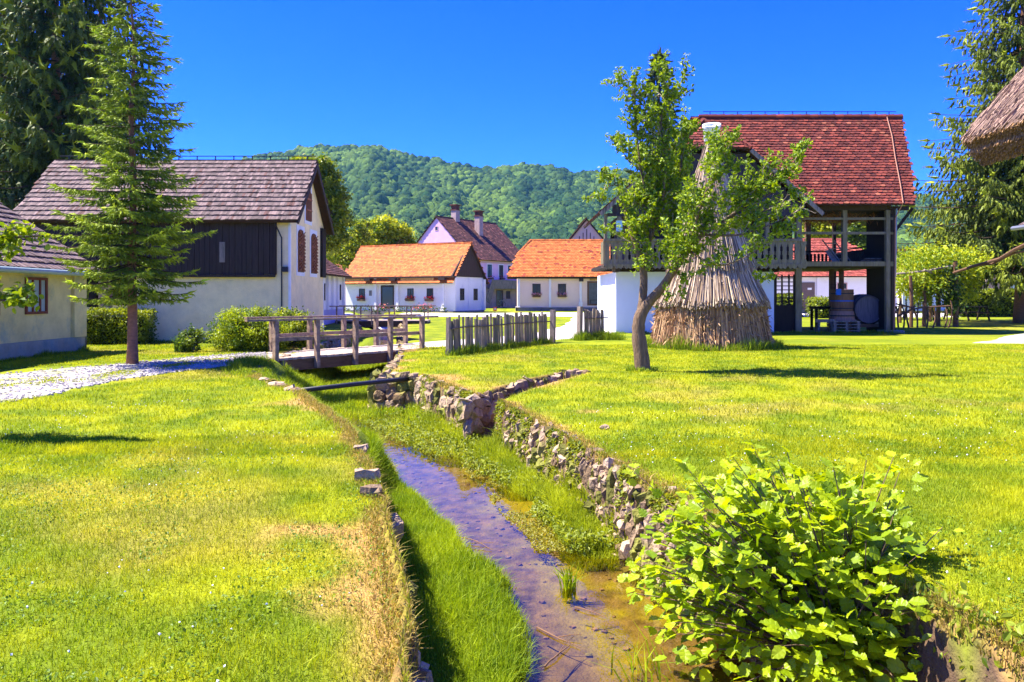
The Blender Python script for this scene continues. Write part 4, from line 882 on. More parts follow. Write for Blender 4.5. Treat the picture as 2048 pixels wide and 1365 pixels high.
mh = mk('hazel_leaf', (1, 1, 1), .42, .12, 14, attr=True, bump=.5, bscale=60, bdist=.004, spec=.35, translucent=.48, tcol=(1.5, 1.35, .4))
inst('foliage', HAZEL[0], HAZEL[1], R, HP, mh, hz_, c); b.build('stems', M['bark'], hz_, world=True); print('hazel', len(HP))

# ------------------------------------------------------------------ grass
def lawn_blades(name, xr_, yr_, n, h, w, ca, cb, label, dens=None):
    x = rng.uniform(*xr_, n); y = yr_[0] + (yr_[1] - yr_[0]) * rng.uniform(0, 1, n) ** 1.5
    k = np.abs(x) < y * .78 + 1.2; x = x[k]; y = y[k]
    z, sl, sr, ins, nin, nd = terrain(x, y, True); k = (ins < .02) & (nin < .02)
    # keep off the gravel path
    k &= ~((x < -5.9) & (y > np.interp(x, [-9.6, -7.4, -6.9, -6.1], [10.0, 12.6, 16.8, 18.4])) & (y < np.interp(x, [-13, -9.6, -8, -6.9], [15, 18.5, 21.8, 23])))
    x, y, z, sl, sr, nd = x[k], y[k], z[k], sl[k], sr[k], nd[k]
    nl = np.exp(-np.clip(-sl, 0, None) / (.35 + .25 * sst(6, 4, y))) * (sl <= 0); nr = np.exp(-np.clip(-sr, 0, None) / .55) * (sr <= 0); nn_ = np.exp(-np.clip(nd - .25, 0, None) / .3)
    dr = dryness(x, y, nl, nr, nn_); keep = rng.uniform(0, 1, len(x)) > dr * .55; x, y, z, dr = x[keep], y[keep], z[keep], dr[keep]
    sc = 1 + .055 * np.clip(y - 3, 0, 30); hh = h * rng.uniform(.5, 1.25, len(x)) * (.7 + .6 * vn(x * 3, y * 3)); t = np.clip(fbm(x * 2.2, y * 2.2, 4) * 1.6 - .3 + rng.normal(0, .18, len(x)), 0, 1)
    n_ = len(x); ca = np.array(ca); cb = np.array(cb); c = ca * (1 - t[:, None]) + cb * t[:, None]; dc = np.array([.42, .27, .09]); q = (dr * rng.uniform(.2, 1.15, n_))[:, None]; q = np.clip(q, 0, 1); c = c * (1 - q) + dc * q; c *= rng.uniform(.75, 1.25, (n_, 1))
    a = rng.uniform(0, 2 * np.pi, n_); la = rng.uniform(0, 2 * np.pi, n_); ln = np.abs(rng.normal(0, .7, n_)) * hh; ww = w * sc / 2
    V = np.stack([np.stack([x - np.cos(a) * ww, y - np.sin(a) * ww, z - .004], -1), np.stack([x + np.cos(a) * ww, y + np.sin(a) * ww, z - .004], -1), np.stack([x + np.cos(la) * ln, y + np.sin(la) * ln, z + hh], -1)], 1)
    o = fast(name, V.reshape(-1, 3), np.arange(n_ * 3).reshape(n_, 3), M['grassblade'], None, np.repeat(c, 3, axis=0)); tag(o, label, 'grass', kind='stuff'); print(name, n_)
CA = (.19, .28, .006); CB = (.50, .49, .010)
lawn_blades('lawn_grass', (-8.2, 8.2), (2.4, 9), 540000, .040, .0055, CA, CB, 'short mown yellow green grass of the lawns near the camera')
lawn_blades('lawn_grass', (-15, 17), (8, 26), 330000, .045, .010, CA, CB, 'mown sunlit grass of the lawns around the bridge and stack')
# clover flowers in the lawn
n = 1300; x = rng.uniform(-6, 7, n); y = rng.uniform(2.9, 12, n); z, sl, sr, ins, nin, nd = terrain(x, y, True); k = (ins < .01) & (nin < .01) & (fbm(x * .7 + 9, y * .7, 2) > .5); x, y, z = x[k], y[k], z[k]
cf = leafcloud('clover_flowers', np.stack([x, y, z + .035], -1), .010, M['white'], None, (1, 1, 1), (1, 1, 1), ([(-.5, 0, -.5), (.5, 0, -.5), (.5, 0, .5), (-.5, 0, .5), (0, .5, 0), (0, -.5, 0)], [(0, 1, 4), (1, 2, 4), (2, 3, 4), (3, 0, 4), (1, 0, 5), (2, 1, 5), (3, 2, 5), (0, 3, 5)])); tag(cf, 'tiny white clover flowers dotted through the lawns', 'flowers', kind='stuff')
# dry thatch hanging over the bank edges
n = 36000; y = 2.5 + 17 * rng.uniform(0, 1, n) ** 1.4; l, r = edges(y); side = rng.uniform(0, 1, n) < .5; k0 = (y < 16.3) | side
x = np.where(side, l - np.abs(rng.normal(0, .10, n)) + .05, r + np.abs(rng.normal(0, .11, n)) - .04); x, y = x[k0], y[k0]; z = terrain(x, y); k = z > -.35; x, y, z = x[k], y[k], z[k]; n = len(x)
o = blades('dry_grass_fringe', x, y, z - .01, rng.uniform(.02, .07, n), .006 + .0006 * y, M['grassblade'], (.20, .22, .02), (.46, .30, .09), .9); tag(o, 'dry brown grass fringe along both stream banks', 'grass', kind='stuff')
# tall grass in the stream
def inside_grass(name, n, yr, fn, h, w, ca, cb, lean, label, zmin=-1.15):
    y = rng.uniform(*yr, n); l, r = edges(y); u = rng.uniform(0, 1, n); x = fn(u, l, r, y); z = terrain(x, y); hh = h * rng.uniform(.45, 1.2, n) * (.6 + .8 * fbm(x * 1.3 + 3, y * 1.3, 3)); k = (z > zmin) & (z < -.25); x, y, z, hh = x[k], y[k], z[k], hh[k]
    o = blades(name, x, y, z - .02, hh, w * (1 + .04 * y), M['grassblade'], ca, cb, lean, colt=fbm(x * 2, y * 2, 3) * 1.4 - .2 + rng.normal(0, .2, len(x))); tag(o, label, 'grass', kind='stuff'); print(name, len(x))
GA = (.13, .23, .006); GB = (.38, .46, .010)
inside_grass('stream_grass', 76000, (2.6, 10.9), lambda u, l, r, y: l + .08 + (np.interp(y, LWY, LWX) * .9 + .10 * np.sin(y * 5 + np.sin(y * 3))) * u ** .9, .17, .0055, GA, GB, .5, 'tall lush grass growing in the stream under the left bank')
inside_grass('stream_grass', 28000, (7.1, 14.5), lambda u, l, r, y: r - .10 - (.38 + .65 * sst(10, 12.5, y) + .12 * np.sin(y * 2.7)) * u, .21, .007, (.20, .27, .010), (.48, .52, .015), .5, 'tufted green plants at the foot of the right bank wall')
inside_grass('stream_grass', 42000, (14.6, 27), lambda u, l, r, y: l + .1 + (r - l - .2) * u, .20, .010, (.16, .26, .008), (.44, .50, .010), .5, 'green plants filling the stream bed beneath the footbridge')
inside_grass('bank_grass', 36000, (8.6, 20.5), lambda u, l, r, y: l + .02 + .95 * u, .10, .007, (.18, .25, .010), (.46, .46, .02), .6, 'rough grass on the sloping left bank of the stream', zmin=-.78)
# broad leaved water plants
def herb(name, n, fn, yr, size, label, ca, cb, hr=.12, zl=None):
    y = rng.uniform(*yr, n); l, r = edges(y); x = fn(rng.uniform(0, 1, n), l, r, y); z = np.maximum(terrain(x, y), WATER) + rng.uniform(0.004, hr, n) * fbm(x * 3, y * 3, 2) * 2
    if zl is not None: z = np.full(n, WATER + .006) + rng.uniform(0, zl, n)
    k = fbm(x * 2.3 + 7, y * 2.3, 3) > .46; o = leafcloud(name, np.stack([x, y, z], -1)[k], size, M['leaf'], None, ca, cb, LEAF6, up=1.6); tag(o, label, 'water plants', kind='stuff')
herb('water_plants', 10000, lambda u, l, r, y: r - .2 - (.4 + .8 * sst(9.5, 12.5, y)) * u, (7.2, 15.5), .045, 'leafy cress growing along the right side of the water', (.10, .16, .010), (.32, .37, .015))
herb('floating_weed', 8000, lambda u, l, r, y: r - .38 - (.50) * u ** .8, (7.3, 13), .028, 'yellow green weed floating on the right half of the water', (.16, .18, .015), (.36, .33, .03), zl=.008)
herb('wall_plants', 20000, lambda u, l, r, y: r - .03 - .20 * u ** 2, (6.0, 16), .045, 'small weeds growing out of the right bank wall', (.11, .17, .010), (.32, .34, .02), hr=.06)
for (px, py, n_, h_, lb) in ((1135, 1175, 70, .2, 'small grass tuft standing alone in the middle of the water'), (1275, 1350, 26, .3, 'few long green blades at the bottom edge in the water')):
    g_ = G(px, py, WATER); a = rng.uniform(0, 6.28, n_); r_ = rng.uniform(0, .07 if n_ > 30 else .25, n_); tf = thing('grass_tuft', lb, 'grass tuft', (g_.x, g_.y, WATER - .1))
    blades('blades', g_.x + np.cos(a) * r_, g_.y + np.sin(a) * r_, np.full(n_, WATER - .08), rng.uniform(.5, 1.2, n_) * h_ + .08, .012, M['grassblade'], GA, GB, .5, tf, world=True)
# drifted twigs
for (x0, y0, x1, y1, lb) in ((890, 1075, 985, 1100, 'thin dead twig floating in the stream, farthest upstream'), (1075, 1255, 1160, 1295, 'forked dead twig in the shallow water near the grass'), (1150, 1215, 1210, 1235, 'short pale twig drifting below the lone grass tuft'), (1090, 1335, 1140, 1290, 'bent stick in the shallow water at the bottom of the photo')):
    a_, b_ = G(x0, y0, WATER + .01), G(x1, y1, WATER + .01); t_ = thing('dead_twig', lb, 'twig', tuple(a_)); b = MB(); bezlimb(b, a_, b_, .008, .003, .06, 5, 5); bezlimb(b, a_.lerp(b_, .5), a_.lerp(b_, .9) + Vector((.05, .12, .02)), .005, .002, .06, 4, 4); b.build('stick', M['brownwood'], t_, world=True)
n = 160; y = rng.uniform(3.5, 12, n); l, r = edges(y); x = l + .9 + (r - l - 1.1) * rng.uniform(0, 1, n); s_ = rng.uniform(.02, .05, n); R = np.zeros((n, 3, 3)); a = rng.uniform(0, 6.28, n); R[:, 0, 0] = np.cos(a) * s_; R[:, 0, 1] = -np.sin(a) * s_; R[:, 1, 0] = np.sin(a) * s_; R[:, 1, 1] = np.cos(a) * s_ ; R[:, 2, 2] = s_ * .5
o = rocks('stream_pebbles', np.stack([x, y, terrain(x, y) + s_ * .1], -1), R, None, c1=(.12, .08, .045), c2=(.3, .22, .14), moss=.1); tag(o, 'brown pebbles lying on the stream bed', 'pebbles', kind='stuff')

n = 900; y = rng.uniform(2.8, 5.2, n); l, r = edges(y); x = r + rng.uniform(-.25, .1, n); z = terrain(x, y)
blk = leafcloud('bank_weeds', np.stack([x, y, z + rng.uniform(0, .12, n)], -1), .05, M['leaf'], None, (.08, .14, .008), (.3, .38, .015), LEAF6, up=.7); tag(blk, 'small weeds on the brown earth bank at the bottom right corner', 'weeds', kind='stuff')

n = 46000; x = rng.uniform(-5.5, 6, n); y = 2.9 + 6.5 * rng.uniform(0, 1, n) ** 1.4; z, sl, sr, ins, nin, nd = terrain(x, y, True); k = (ins < .01) & (nin < .01) & (fbm(x * 1.1 + 29, y * 1.1, 3) > .50) & (np.abs(x) < y * .66 + .3); x, y, z = x[k], y[k], z[k]
clv = leafcloud('clover_leaves', np.stack([x, y, z + rng.uniform(.012, .034, len(x))], -1), .020, M['leaf'], None, (.09, .17, .010), (.22, .34, .015), LEAF6, up=1.4); tag(clv, 'patches of small clover leaves mixed into the near lawns', 'clover', kind='stuff')
n = 4500; t = rng.uniform(0, 1, n); u = rng.uniform(0, 1, n); A0 = np.array([(-9.5, 7.5), (-7.6, 10.4), (-7.4, 12.8), (-7.4, 15.0), (-6.9, 17.0), (-6.15, 18.6), (-6.35, 20.6)]); B0 = np.array([(-18, 11), (-13.5, 13.6), (-11, 15.5), (-9.6, 18.0), (-8.6, 20.0), (-7.9, 21.6), (-7.0, 22.6)]); q = np.linspace(0, 1, 7)
ax = np.interp(t, q, A0[:, 0]); ay = np.interp(t, q, A0[:, 1]); bx0 = np.interp(t, q, B0[:, 0]); by0 = np.interp(t, q, B0[:, 1]); x = ax + (bx0 - ax) * u; y = ay + (by0 - ay) * u; s_ = rng.uniform(.015, .045, n); R = np.zeros((n, 3, 3)); a = rng.uniform(0, 6.28, n); R[:, 0, 0] = np.cos(a) * s_; R[:, 0, 1] = -np.sin(a) * s_; R[:, 1, 0] = np.sin(a) * s_; R[:, 1, 1] = np.cos(a) * s_; R[:, 2, 2] = s_ * .7
o = rocks('path_gravel', np.stack([x, y, terrain(x, y) + .014], -1), R, None, c1=(.32, .28, .26), c2=(.55, .50, .47), moss=0); tag(o, 'loose grey stones lying on the gravel path', 'gravel', kind='stuff')
n = 7000; k = rng.uniform(0, 1, n); tt0 = rng.uniform(.15, .85, n); uu = .5 + .08 * rng.normal(size=n) + .12 * np.sin(tt0 * 9); ax = np.interp(tt0, q, A0[:, 0]); ay = np.interp(tt0, q, A0[:, 1]); bx0 = np.interp(tt0, q, B0[:, 0]); by0 = np.interp(tt0, q, B0[:, 1]); x = ax + (bx0 - ax) * uu; y = ay + (by0 - ay) * uu; kk = fbm(x * 2, y * 2, 3) > .5; x, y = x[kk], y[kk]
tag(blades('path_grass', x, y, terrain(x, y), rng.uniform(.02, .06, len(x)), .02, M['grassblade'], CA, CB, .6), 'thin grass growing along the middle of the gravel path', 'grass', kind='stuff')

# unmown grass and weeds along the feet of things
def ringweeds(name, cx_, cy_, r0, r1, n, h, label, leafy=0):
    a = rng.uniform(0, 2 * np.pi, n); r_ = rng.uniform(r0, r1, n); x = cx_ + np.cos(a) * r_; y = cy_ + np.sin(a) * r_
    tag(blades(name, x, y, terrain(x, y) - .01, h * rng.uniform(.3, 1.3, n) * (.4 + 1.2 * vn(x * 2, y * 2)), .014, M['grassblade'], (.08, .16, .008), (.34, .42, .012), .5), label, 'grass', kind='stuff')
ringweeds('stack_weeds', HC[0], HC[1], 1.75, 2.15, 5200, .34, 'unmown weeds round the foot of the stalk stack')
ringweeds('tree_foot_grass', G(1285, 742).x, G(1285, 742).y, .15, .34, 500, .12, 'longer grass round the foot of the fruit tree')
def lineweeds(name, pts, n, h, w, label):
    pts = np.array(pts); sl_ = np.hypot(*np.diff(pts, axis=0).T); cum = np.concatenate([[0], np.cumsum(sl_)]); s = rng.uniform(0, cum[-1], n); x = np.interp(s, cum, pts[:, 0]) + rng.normal(0, w, n); y = np.interp(s, cum, pts[:, 1]) + rng.normal(0, w, n)
    z = terrain(x, y); k = z > -.4; x, y, z = x[k], y[k], z[k]; tag(blades(name, x, y, z - .01, h * rng.uniform(.3, 1.3, len(x)) * (.3 + 1.4 * vn(x * 2, y * 2)), .013, M['grassblade'], (.08, .16, .008), (.34, .42, .012), .5), label, 'grass', kind='stuff')
lineweeds('fence_weeds', [(XX(900, 21.4), 21.3), (XX(1098, 27.5), 27.4)], 4200, .20, .10, 'weeds along the foot of the long stake fence')
lineweeds('fence_weeds', [(XX(1155, 28.4), 28.4), (XX(1235, 29.0), 29.0)], 3600, .30, .16, 'weeds round the short stake fence')
lineweeds('wall_weeds', [(4.3, 33.85), (11.3, 33.8), (16.5, 33.7)], 4200, .13, .07, 'grass at the foot of the red roofed barn')
lineweeds('wall_weeds', [(-16.8, 27.3), (-7.6, 27.3)], 4200, .16, .08, 'grass at the foot of the cream barn wall')
lineweeds('wall_weeds', [(-12.35, 14), (-12.35, 23.3)], 3600, .14, .08, 'grass at the foot of the olive cottage wall')
lineweeds('bridge_weeds', [(-5.2, 16), (-6.0, 18.2), (-6.35, 19.7)], 7000, .13, .22, 'rough grass on the bank below the left bridge end')

# ------------------------------------------------------------------ cream storage barn on the left
X0 = -17.0; X1 = -7.66; Y0 = 27.5; DB = 4.9
yb = thing('storage_barn', 'cream plastered barn with dark plank upper wall and grey shingle roof', 'barn', (X0, Y0, 0))
L = X1 - X0; lx = lambda px: XX(px, Y0) - X0
HW = 4.5; HR = 6.68; xo = lx(272)
b = MB(); b.box(0, xo, 0, .3, -.3, 1.2); b.box(xo, L, 0, .3, -.3, 2.36); b.box(lx(551), L, .0, .3, 2.36, HW - .15)
b.box(0, L - .3, DB - .3, DB, -.3, 1.2); b.box(xo + 1.5, L - .3, DB - .3, DB, 1.2, 2.36); b.box(0, L - .3, DB - .3, DB, 2.36, HW - .15)
b.prism([(.3, -.3), (DB, -.3), (DB, HW - .12), (DB / 2, HR - .14), (.3, HW + .15)], 'x', L - .3, L); b.prism([(.3, 2.36), (DB, 2.36), (DB, HW - .12), (DB / 2, HR - .14), (.3, HW + .15)], 'x', 0, .3)
b.box(xo - .32, xo + .0, .3, DB - .3, -.3, 2.36)
wl_ = b.build('wall', M['yplaster'], yb)
b = MB(); b.box(.3, L - .3, .3, DB - .3, 2.36, 2.5); b.build('loft_floor', M['darkwood'], yb)
b = MB(); x = lx(36)
while x < lx(549): w = random.uniform(.16, .24); b.box(x, x + w - .012, -.09 + random.uniform(-.012, .012), -.03, 2.33 + random.uniform(-.02, .02), HW - .1); x += w
b.box(lx(36), lx(549), -.03, .0, 2.4, HW - .12); b.box(lx(36), lx(551), -.14, -.005, 2.24, 2.33); b.box(lx(549), lx(552), -.12, .0, 2.3, HW - .12); b.build('plank_wall', M['darkwood'], yb)
b = MB(); b.box(lx(441), lx(452), -.11, -.095, 2.75, 3.45); b.build('loft_shutter', M['greywood'], yb)
for px in (206,): b = MB(); b.box(lx(px - 10), lx(px + 10), .02, .32, 1.2, 2.36); b.build('pillar', mk('warm_plaster', (.5, .3, .2), .9, .2, 3), yb)
b = MB(); b.box(lx(176), lx(190), .05, .25, 1.2, 2.33); b.box(lx(152), lx(156), .05, .25, 1.2, 2.33); b.build('post', M['blackwood'], yb)
b = MB(); y_ = DB - .6
while y_ < DB: b.box(L, L + .10, y_, y_ + .19, 2.34, HW - .2); y_ += .2
b.build('side_plank_panel', M['blackwood'], yb)
roof(yb, [[(-.2, -.36, 4.17), (L + .35, -.36, 4.17), (L + .35, DB / 2, HR), (-.2, DB / 2, HR)], [(L + .35, DB + .36, 4.17), (-.2, DB + .36, 4.17), (-.2, DB / 2, HR), (L + .35, DB / 2, HR)]], SHING, .085, .27, rounded=False, lift=.05, jit=.35, lean=1.15, third=((.10, .045, .035), .07), slab=.1)
b = MB(); b.slab([(L + .36, -.4, 4.10), (L + .36, DB / 2, 6.60), (L + .36, DB / 2, 6.38), (L + .36, -.2, 4.06)], -.05); b.build('verge_board', M['darkwood'], yb); b = MB(); b.slab([(L + .36, DB + .4, 4.10), (L + .36, DB / 2, 6.60), (L + .36, DB / 2, 6.38), (L + .36, DB + .2, 4.06)], .05); b.build('verge_board', M['darkwood'], yb)
rod(yb, (0, DB / 2, HR + .05), (L + .3, DB / 2, HR + .05), 14)
b = MB(); b.box(L, L + .012, -.004, .09, -.2, HW - .2); b.box(L - .06, L + .012, -.012, -.002, -.2, HW - .2); b.box(L, L + .012, DB - .09, DB + .003, -.2, HW - .7); b.build('white_corner', M['white'], yb)
def gwin(yc, w, z0, z1, lab):
    h = w / 2; ar = .22; b = MB(); m_ = .13
    b.prism([(yc - h - m_, z0 - m_), (yc + h + m_, z0 - m_), (yc + h + m_, z1 + m_), (yc - h - m_, z1 + m_)], 'x', L, L + .02); o = b.build('window', M['white'], yb); o['label'] = lab
    def arc(hh): return [(yc - hh, z0), (yc + hh, z0)] + [(yc + hh * math.cos(a), z1 - ar + ar * math.sin(a)) for a in np.linspace(0, math.pi, 9)]
    b = MB(); b.prism(arc(h), 'x', L + .02, L + .03); b.build('pane', M['darkmetal'], o)
    b = MB(); n_ = 9 if z1 - z0 > 1.4 else 1
    for i in range(5): y_ = yc - h + .03 + (w - .06) * i / 4; b.box(L + .032, L + .055, y_ - .022, y_ + .022, z0 + .02, z1 - (.14 if i in (0, 4) else .03))
    for i in range(2): z_ = z0 + (z1 - z0) * (i + 1) / 3; b.box(L + .056, L + .07, yc - h, yc + h, z_ - .03, z_ + .03)
    if n_ > 1:
        for i in range(10):
            za = z0 + .05 + (z1 - z0 - .3) * i / 10; b.beam((L + .08, yc - h, za), (L + .08, yc + h, za + .30), .03, .02); b.beam((L + .08, yc + h, za), (L + .08, yc - h, za + .30), .03, .02)
    b.build('lattice_shutter', M['rustpaint'], o)
gwin(2.4, .78, 4.40, 5.62, 'single upper window with vertical rust slats'); gwin(1.32, .82, 2.45, 4.0, 'left arched window with rust lattice'); gwin(3.2, .82, 2.45, 4.0, 'right arched window with rust lattice')
b = MB(); b.tube([(lx(553), -.2, 4.1), (lx(564), -.05, 3.6), (lx(564), -.04, 1.1)], .025, 6); b.tube([(lx(564), -.05, 1.1), (lx(564), -.05, 0)], .06, 8); b.build('lightning_cable', M['darkmetal'], yb)
b = MB(); b.box(lx(567), lx(577), -.16, -.01, 2.42, 2.6); b.build('lamp', M['darkmetal'], yb)

# ------------------------------------------------------------------ olive cottage, left edge
oc = thing('cottage', 'olive plastered cottage with grey shingle roof at the left edge', 'cottage', (-19.3, 12.5, 0))
Wc = 6.8; Lc = 10.7; b = MB(); b.prism([(0, -.3), (Wc, -.3), (Wc, 2.33), (Wc / 2, 4.5), (0, 2.33)], 'y', 0, Lc); b.build('wall', M['gplaster'], oc)
b = MB(); b.box(Wc, Wc + .07, -.05, Lc + .06, -.3, .42); b.box(Wc - .5, Wc + .07, Lc, Lc + .07, -.3, .42); b.build('plinth', M['gplinth'], oc)
b = MB(); b.box(Wc, Wc + .10, Lc - .62, Lc + .02, .42, 2.3); b.build('corner_pilaster', M['gplaster'], oc)
e_ = Wc + .40; zr = 4.85
roof(oc, [[(e_, -.3, 2.28), (e_, Lc + .35, 2.28), (Wc / 2, Lc + .35, zr), (Wc / 2, -.3, zr)], [(-.4, Lc + .35, 2.28), (-.4, -.3, 2.28), (Wc / 2, -.3, zr), (Wc / 2, Lc + .35, zr)]], SHING, .10, .30, rounded=False, lift=.05, jit=.3, lean=1.15, slab=.07)
b = MB(); b.tube([(e_ + .04, -.3, 2.24), (e_ + .04, Lc + .45, 2.22)], .075, 10); b.build('gutter', M['gutter'], oc)
f = ('x', Wc, 1); window(oc, f, 20.9 - 12.5, 1.12, 2.08, .95, pane=M['curtain'], bars=2, hbars=0, fr=.07, out=.05, label='brown framed window with pale panels'); window(oc, f, 18.9 - 12.5, 1.12, 2.08, .95, pane=M['curtain'], bars=2, hbars=0, fr=.07, out=.05)
b = MB(); b.add([(Wc + .004, 21.35 - 12.5, .5), (Wc + .004, 21.7 - 12.5, .62), (Wc + .012, 21.75 - 12.5, .42)], [(0, 1, 2)]); 

# ------------------------------------------------------------------ generic village house pieces
def lxr(O, ang, px):
    k = (px - 1024) / F; c, s = math.cos(ang), math.sin(ang); return (k * O[1] - O[0]) / (c - k * s)
def flowerbox(win, parent, a, z, w, yf, red=True, n=60):
    b = MB(); b.box(a - w / 2, a + w / 2, yf - .25, yf - .03, z - .18, z); o = b.build('flower_box', M['brownwood'], win)
    p = rng.uniform(-1, 1, (n, 3)) * np.array([w * .62, .13, .12]) + np.array([a, yf - .16, z + .10]); leafcloud('flowers', p, .13, M['leaf'], o, (.5, .01, .02) if red else (.55, .2, .3), (.75, .03, .05) if red else (.8, .4, .5), world=False)
    p = rng.uniform(-1, 1, (n // 2, 3)) * np.array([w * .6, .13, .12]) + np.array([a, yf - .14, z + .02]); leafcloud('flower_leaves', p, .12, M['leaf'], o, (.03, .08, .01), (.08, .16, .02), world=False)
# white house
O = (-14.4, 69.0); ang = math.atan2(-5, 9.62); L = 10.85; D = 5.0
wh = thing('village_house', 'white house with orange tiled roof and dark plank gable beyond the bridge', 'house', (O[0], O[1], .25), ang)
hw = 2.95; hr = 5.75; lf = lambda px: lxr(O, ang, px)
b = MB(); b.box(0, L, 0, D, -.4, hw); b.build('wall', M['white'], wh)
b = MB(); b.prism([(-.28, hw - .05), (D + .28, hw - .05), (D / 2, hr - .10)], 'x', L - .02, L + .10); b.box(-.3, L + .35, -.42, .0, hw - .14, hw - .001)
for px in (742, 792, 890): b.box(lf(px) - .3, lf(px) + .3, -.6, .0, hw - .34, hw - .15)
b.build('plank_gable', M['darkwood'], wh)
saddle(wh, L, D, hw, hr, ORANGE, .19, .17, ov=.5, gv=.28, lift=.03, jit=.12, third=((.36, .09, .035), .08))
b = MB(); b.box(-.1, L + .1, -.12, .0, -.4, .12); b.box(L, L + .12, 0, D, -.4, .12); b.build('plinth', M['greystone'], wh)
for px in (753, 797, 888): b = MB(); c = lf(px); b.box(c - .11, c + .11, -.20, .0, .12, hw - .15); b.box(c - .2, c + .2, -.28, .0, .12, .4); b.build('pilaster', M['white'], wh)
b = MB(); b.box(L, L + .25, .0, .2, .12, hw - .2); b.build('pilaster', M['white'], wh); b = MB(); b.box(L, L + .25, D - .25, D, .12, hw - .2); b.build('pilaster', M['white'], wh); b = MB(); b.box(L, L + .05, D / 2 - .08, D / 2 + .08, .12, hw - .1); b.build('pilaster', M['white'], wh)
for px in (724, 821, 860): w_ = window(wh, ('y', 0, -1), lf(px), 1.05, 1.95, .62, frame=M['darkwood']); flowerbox(w_, wh, lf(px), 1.08, .72, 0)
o = window(wh, ('y', 0, -1), lf(775), .28, 2.22, 1.35, frame=M['darkwood'], bars=0, hbars=0, fr=.12); o.name = 'door'
b = MB(); b.box(lf(741) - .14, lf(741) + .14, -.03, -.005, 1.35, 1.8); b.build('wall_sign', M['greystone'], wh)
for a in (1.45, 3.65): window(wh, ('x', L, 1), a, .98, 1.95, .62, frame=M['darkwood'], out=.05)
def corn(label, rootpos, ang, x0, x1, y, z, hh=.42):
    t = thing('corn_garland', label, 'corn garland', rootpos, ang); b = MB(); x = x0
    while x < x1: b.beam((x, y + random.uniform(-.03, .03), z), (x + random.uniform(-.04, .04), y, z - hh * random.uniform(.75, 1.1)), .09, .09); x += .075
    b.build('cobs', M['corn'], t); return t
corn('row of orange corn cobs drying under the left eave of the white house', (O[0], O[1], .25), ang, lf(697), lf(744), -.3, hw - .15); corn('long row of orange corn cobs drying right of the white house door', (O[0], O[1], .25), ang, lf(807), lf(872), -.3, hw - .15)
# flower bed along the white house
n = 500; u = rng.uniform(0, L, n); pp = np.stack([O[0] + math.cos(ang) * u + .8 * math.sin(ang), O[1] + math.sin(ang) * u - .8 * math.cos(ang), .3 + rng.uniform(0, .45, n)], -1); fbd = leafcloud('flower_bed', pp, .16, M['leaf'], None, (.04, .09, .02), (.12, .2, .04)); tag(fbd, 'strip of green and pink flowers along the foot of the white house', 'flower bed', kind='stuff')
for i, px in enumerate((778, 851, 862, 873)):
    u = lf(px); c = np.array([O[0] + math.cos(ang) * u + 1.0 * math.sin(ang), O[1] + math.sin(ang) * u - 1.0 * math.cos(ang), .7]); t = thing('flower_clump', ['pink flower clump below the door of the white house', 'pink flower clump under the right windows, leftmost of three', 'red pink flower clump under the right windows, middle of three', 'taller red flower clump nearest the white house corner'][i], 'flowers', (c[0], c[1], .2))
    leafcloud('petals', c + rng.normal(size=(40, 3)) * np.array([.22, .12, .13]), .13, M['leaf'], t, (.6, .1, .2), (.8, .3, .45)); leafcloud('leaves', c + rng.normal(size=(50, 3)) * np.array([.2, .12, .18]) - np.array([0, 0, .25]), .14, M['leaf'], t, (.03, .08, .02), (.1, .2, .03))
# lilac house
O = (-4.5, 85.0); ang = math.atan2(7, 4.8); L = 11.0; D = 9.2
lh = thing('village_house', 'tall lilac house with brown tiled roof and two chimneys', 'house', (O[0], O[1], .25), ang)
hw = 5.6; hr = 10.1; lf = lambda px: lxr(O, ang, px)
b = MB(); b.prism([(0, -.4), (D, -.4), (D, hw - .1), (D / 2, hr - .14), (0, hw - .1)], 'x', 0, L); b.build('wall', M['lilac'], lh)
rf = saddle(lh, L, D, hw, hr, BROWNT, .24, .24, ov=.35, gv=.12, lift=.04, jit=.3, third=((.24, .10, .07), .12))
b = MB(); b.box(0, L, -.02, .0, -.4, 2.7); b.build('stone_ground_floor', M['beige'], lh)
b = MB(); b.box(-.01, L, -.05, .0, hw - .65, hw - .25); b.build('cornice', M['pink'], lh)
for px, h_ in ((905, 1.0), (946, 1.9)):
    x_ = {905: 3.2, 946: 5.6}[px]; y_ = {905: D / 2 - .1, 946: D / 2 - 1.6}[px]; zz_ = hr - abs(y_ - D / 2) * .98; b = MB(); b.box(x_ - .35, x_ + .35, y_ - .35, y_ + .35, zz_ - .5, zz_ + h_); c_ = b.build('chimney', mk('grey_render', (.45, .33, .28), .9, .25, 3), rf)
    b = MB(); b.box(x_ - .42, x_ + .42, y_ - .42, y_ + .42, zz_ + h_, zz_ + h_ + .1); b.box(x_ - .33, x_ + .33, y_ - .33, y_ + .33, zz_ + h_ + .1, zz_ + h_ + .55); b.box(x_ - .48, x_ + .48, y_ - .48, y_ + .48, zz_ + h_ + .55, zz_ + h_ + .66); b.build('chimney_cap', mk('chimney_brick', (.14, .05, .035), .9, .4, 6), c_)
for px in (979, 1002, 1020): w_ = window(lh, ('y', 0, -1), lf(px), 3.4, 4.8, .8, frame=M['darkwood'], surround=M['white'])
for px in (979, 1002): flowerbox(w_, lh, lf(px), 3.35, .8, -.05, n=20)
b = MB(); b.box(lf(975), L, -1.0, -.9, 2.2, 3.1); b.box(lf(975), L, -.98, 0, 2.1, 2.2); b.beam((lf(975), -.95, 3.0), (lf(961), -.95, .7), .08, .8); b.build('balcony', M['greywood'], lh)
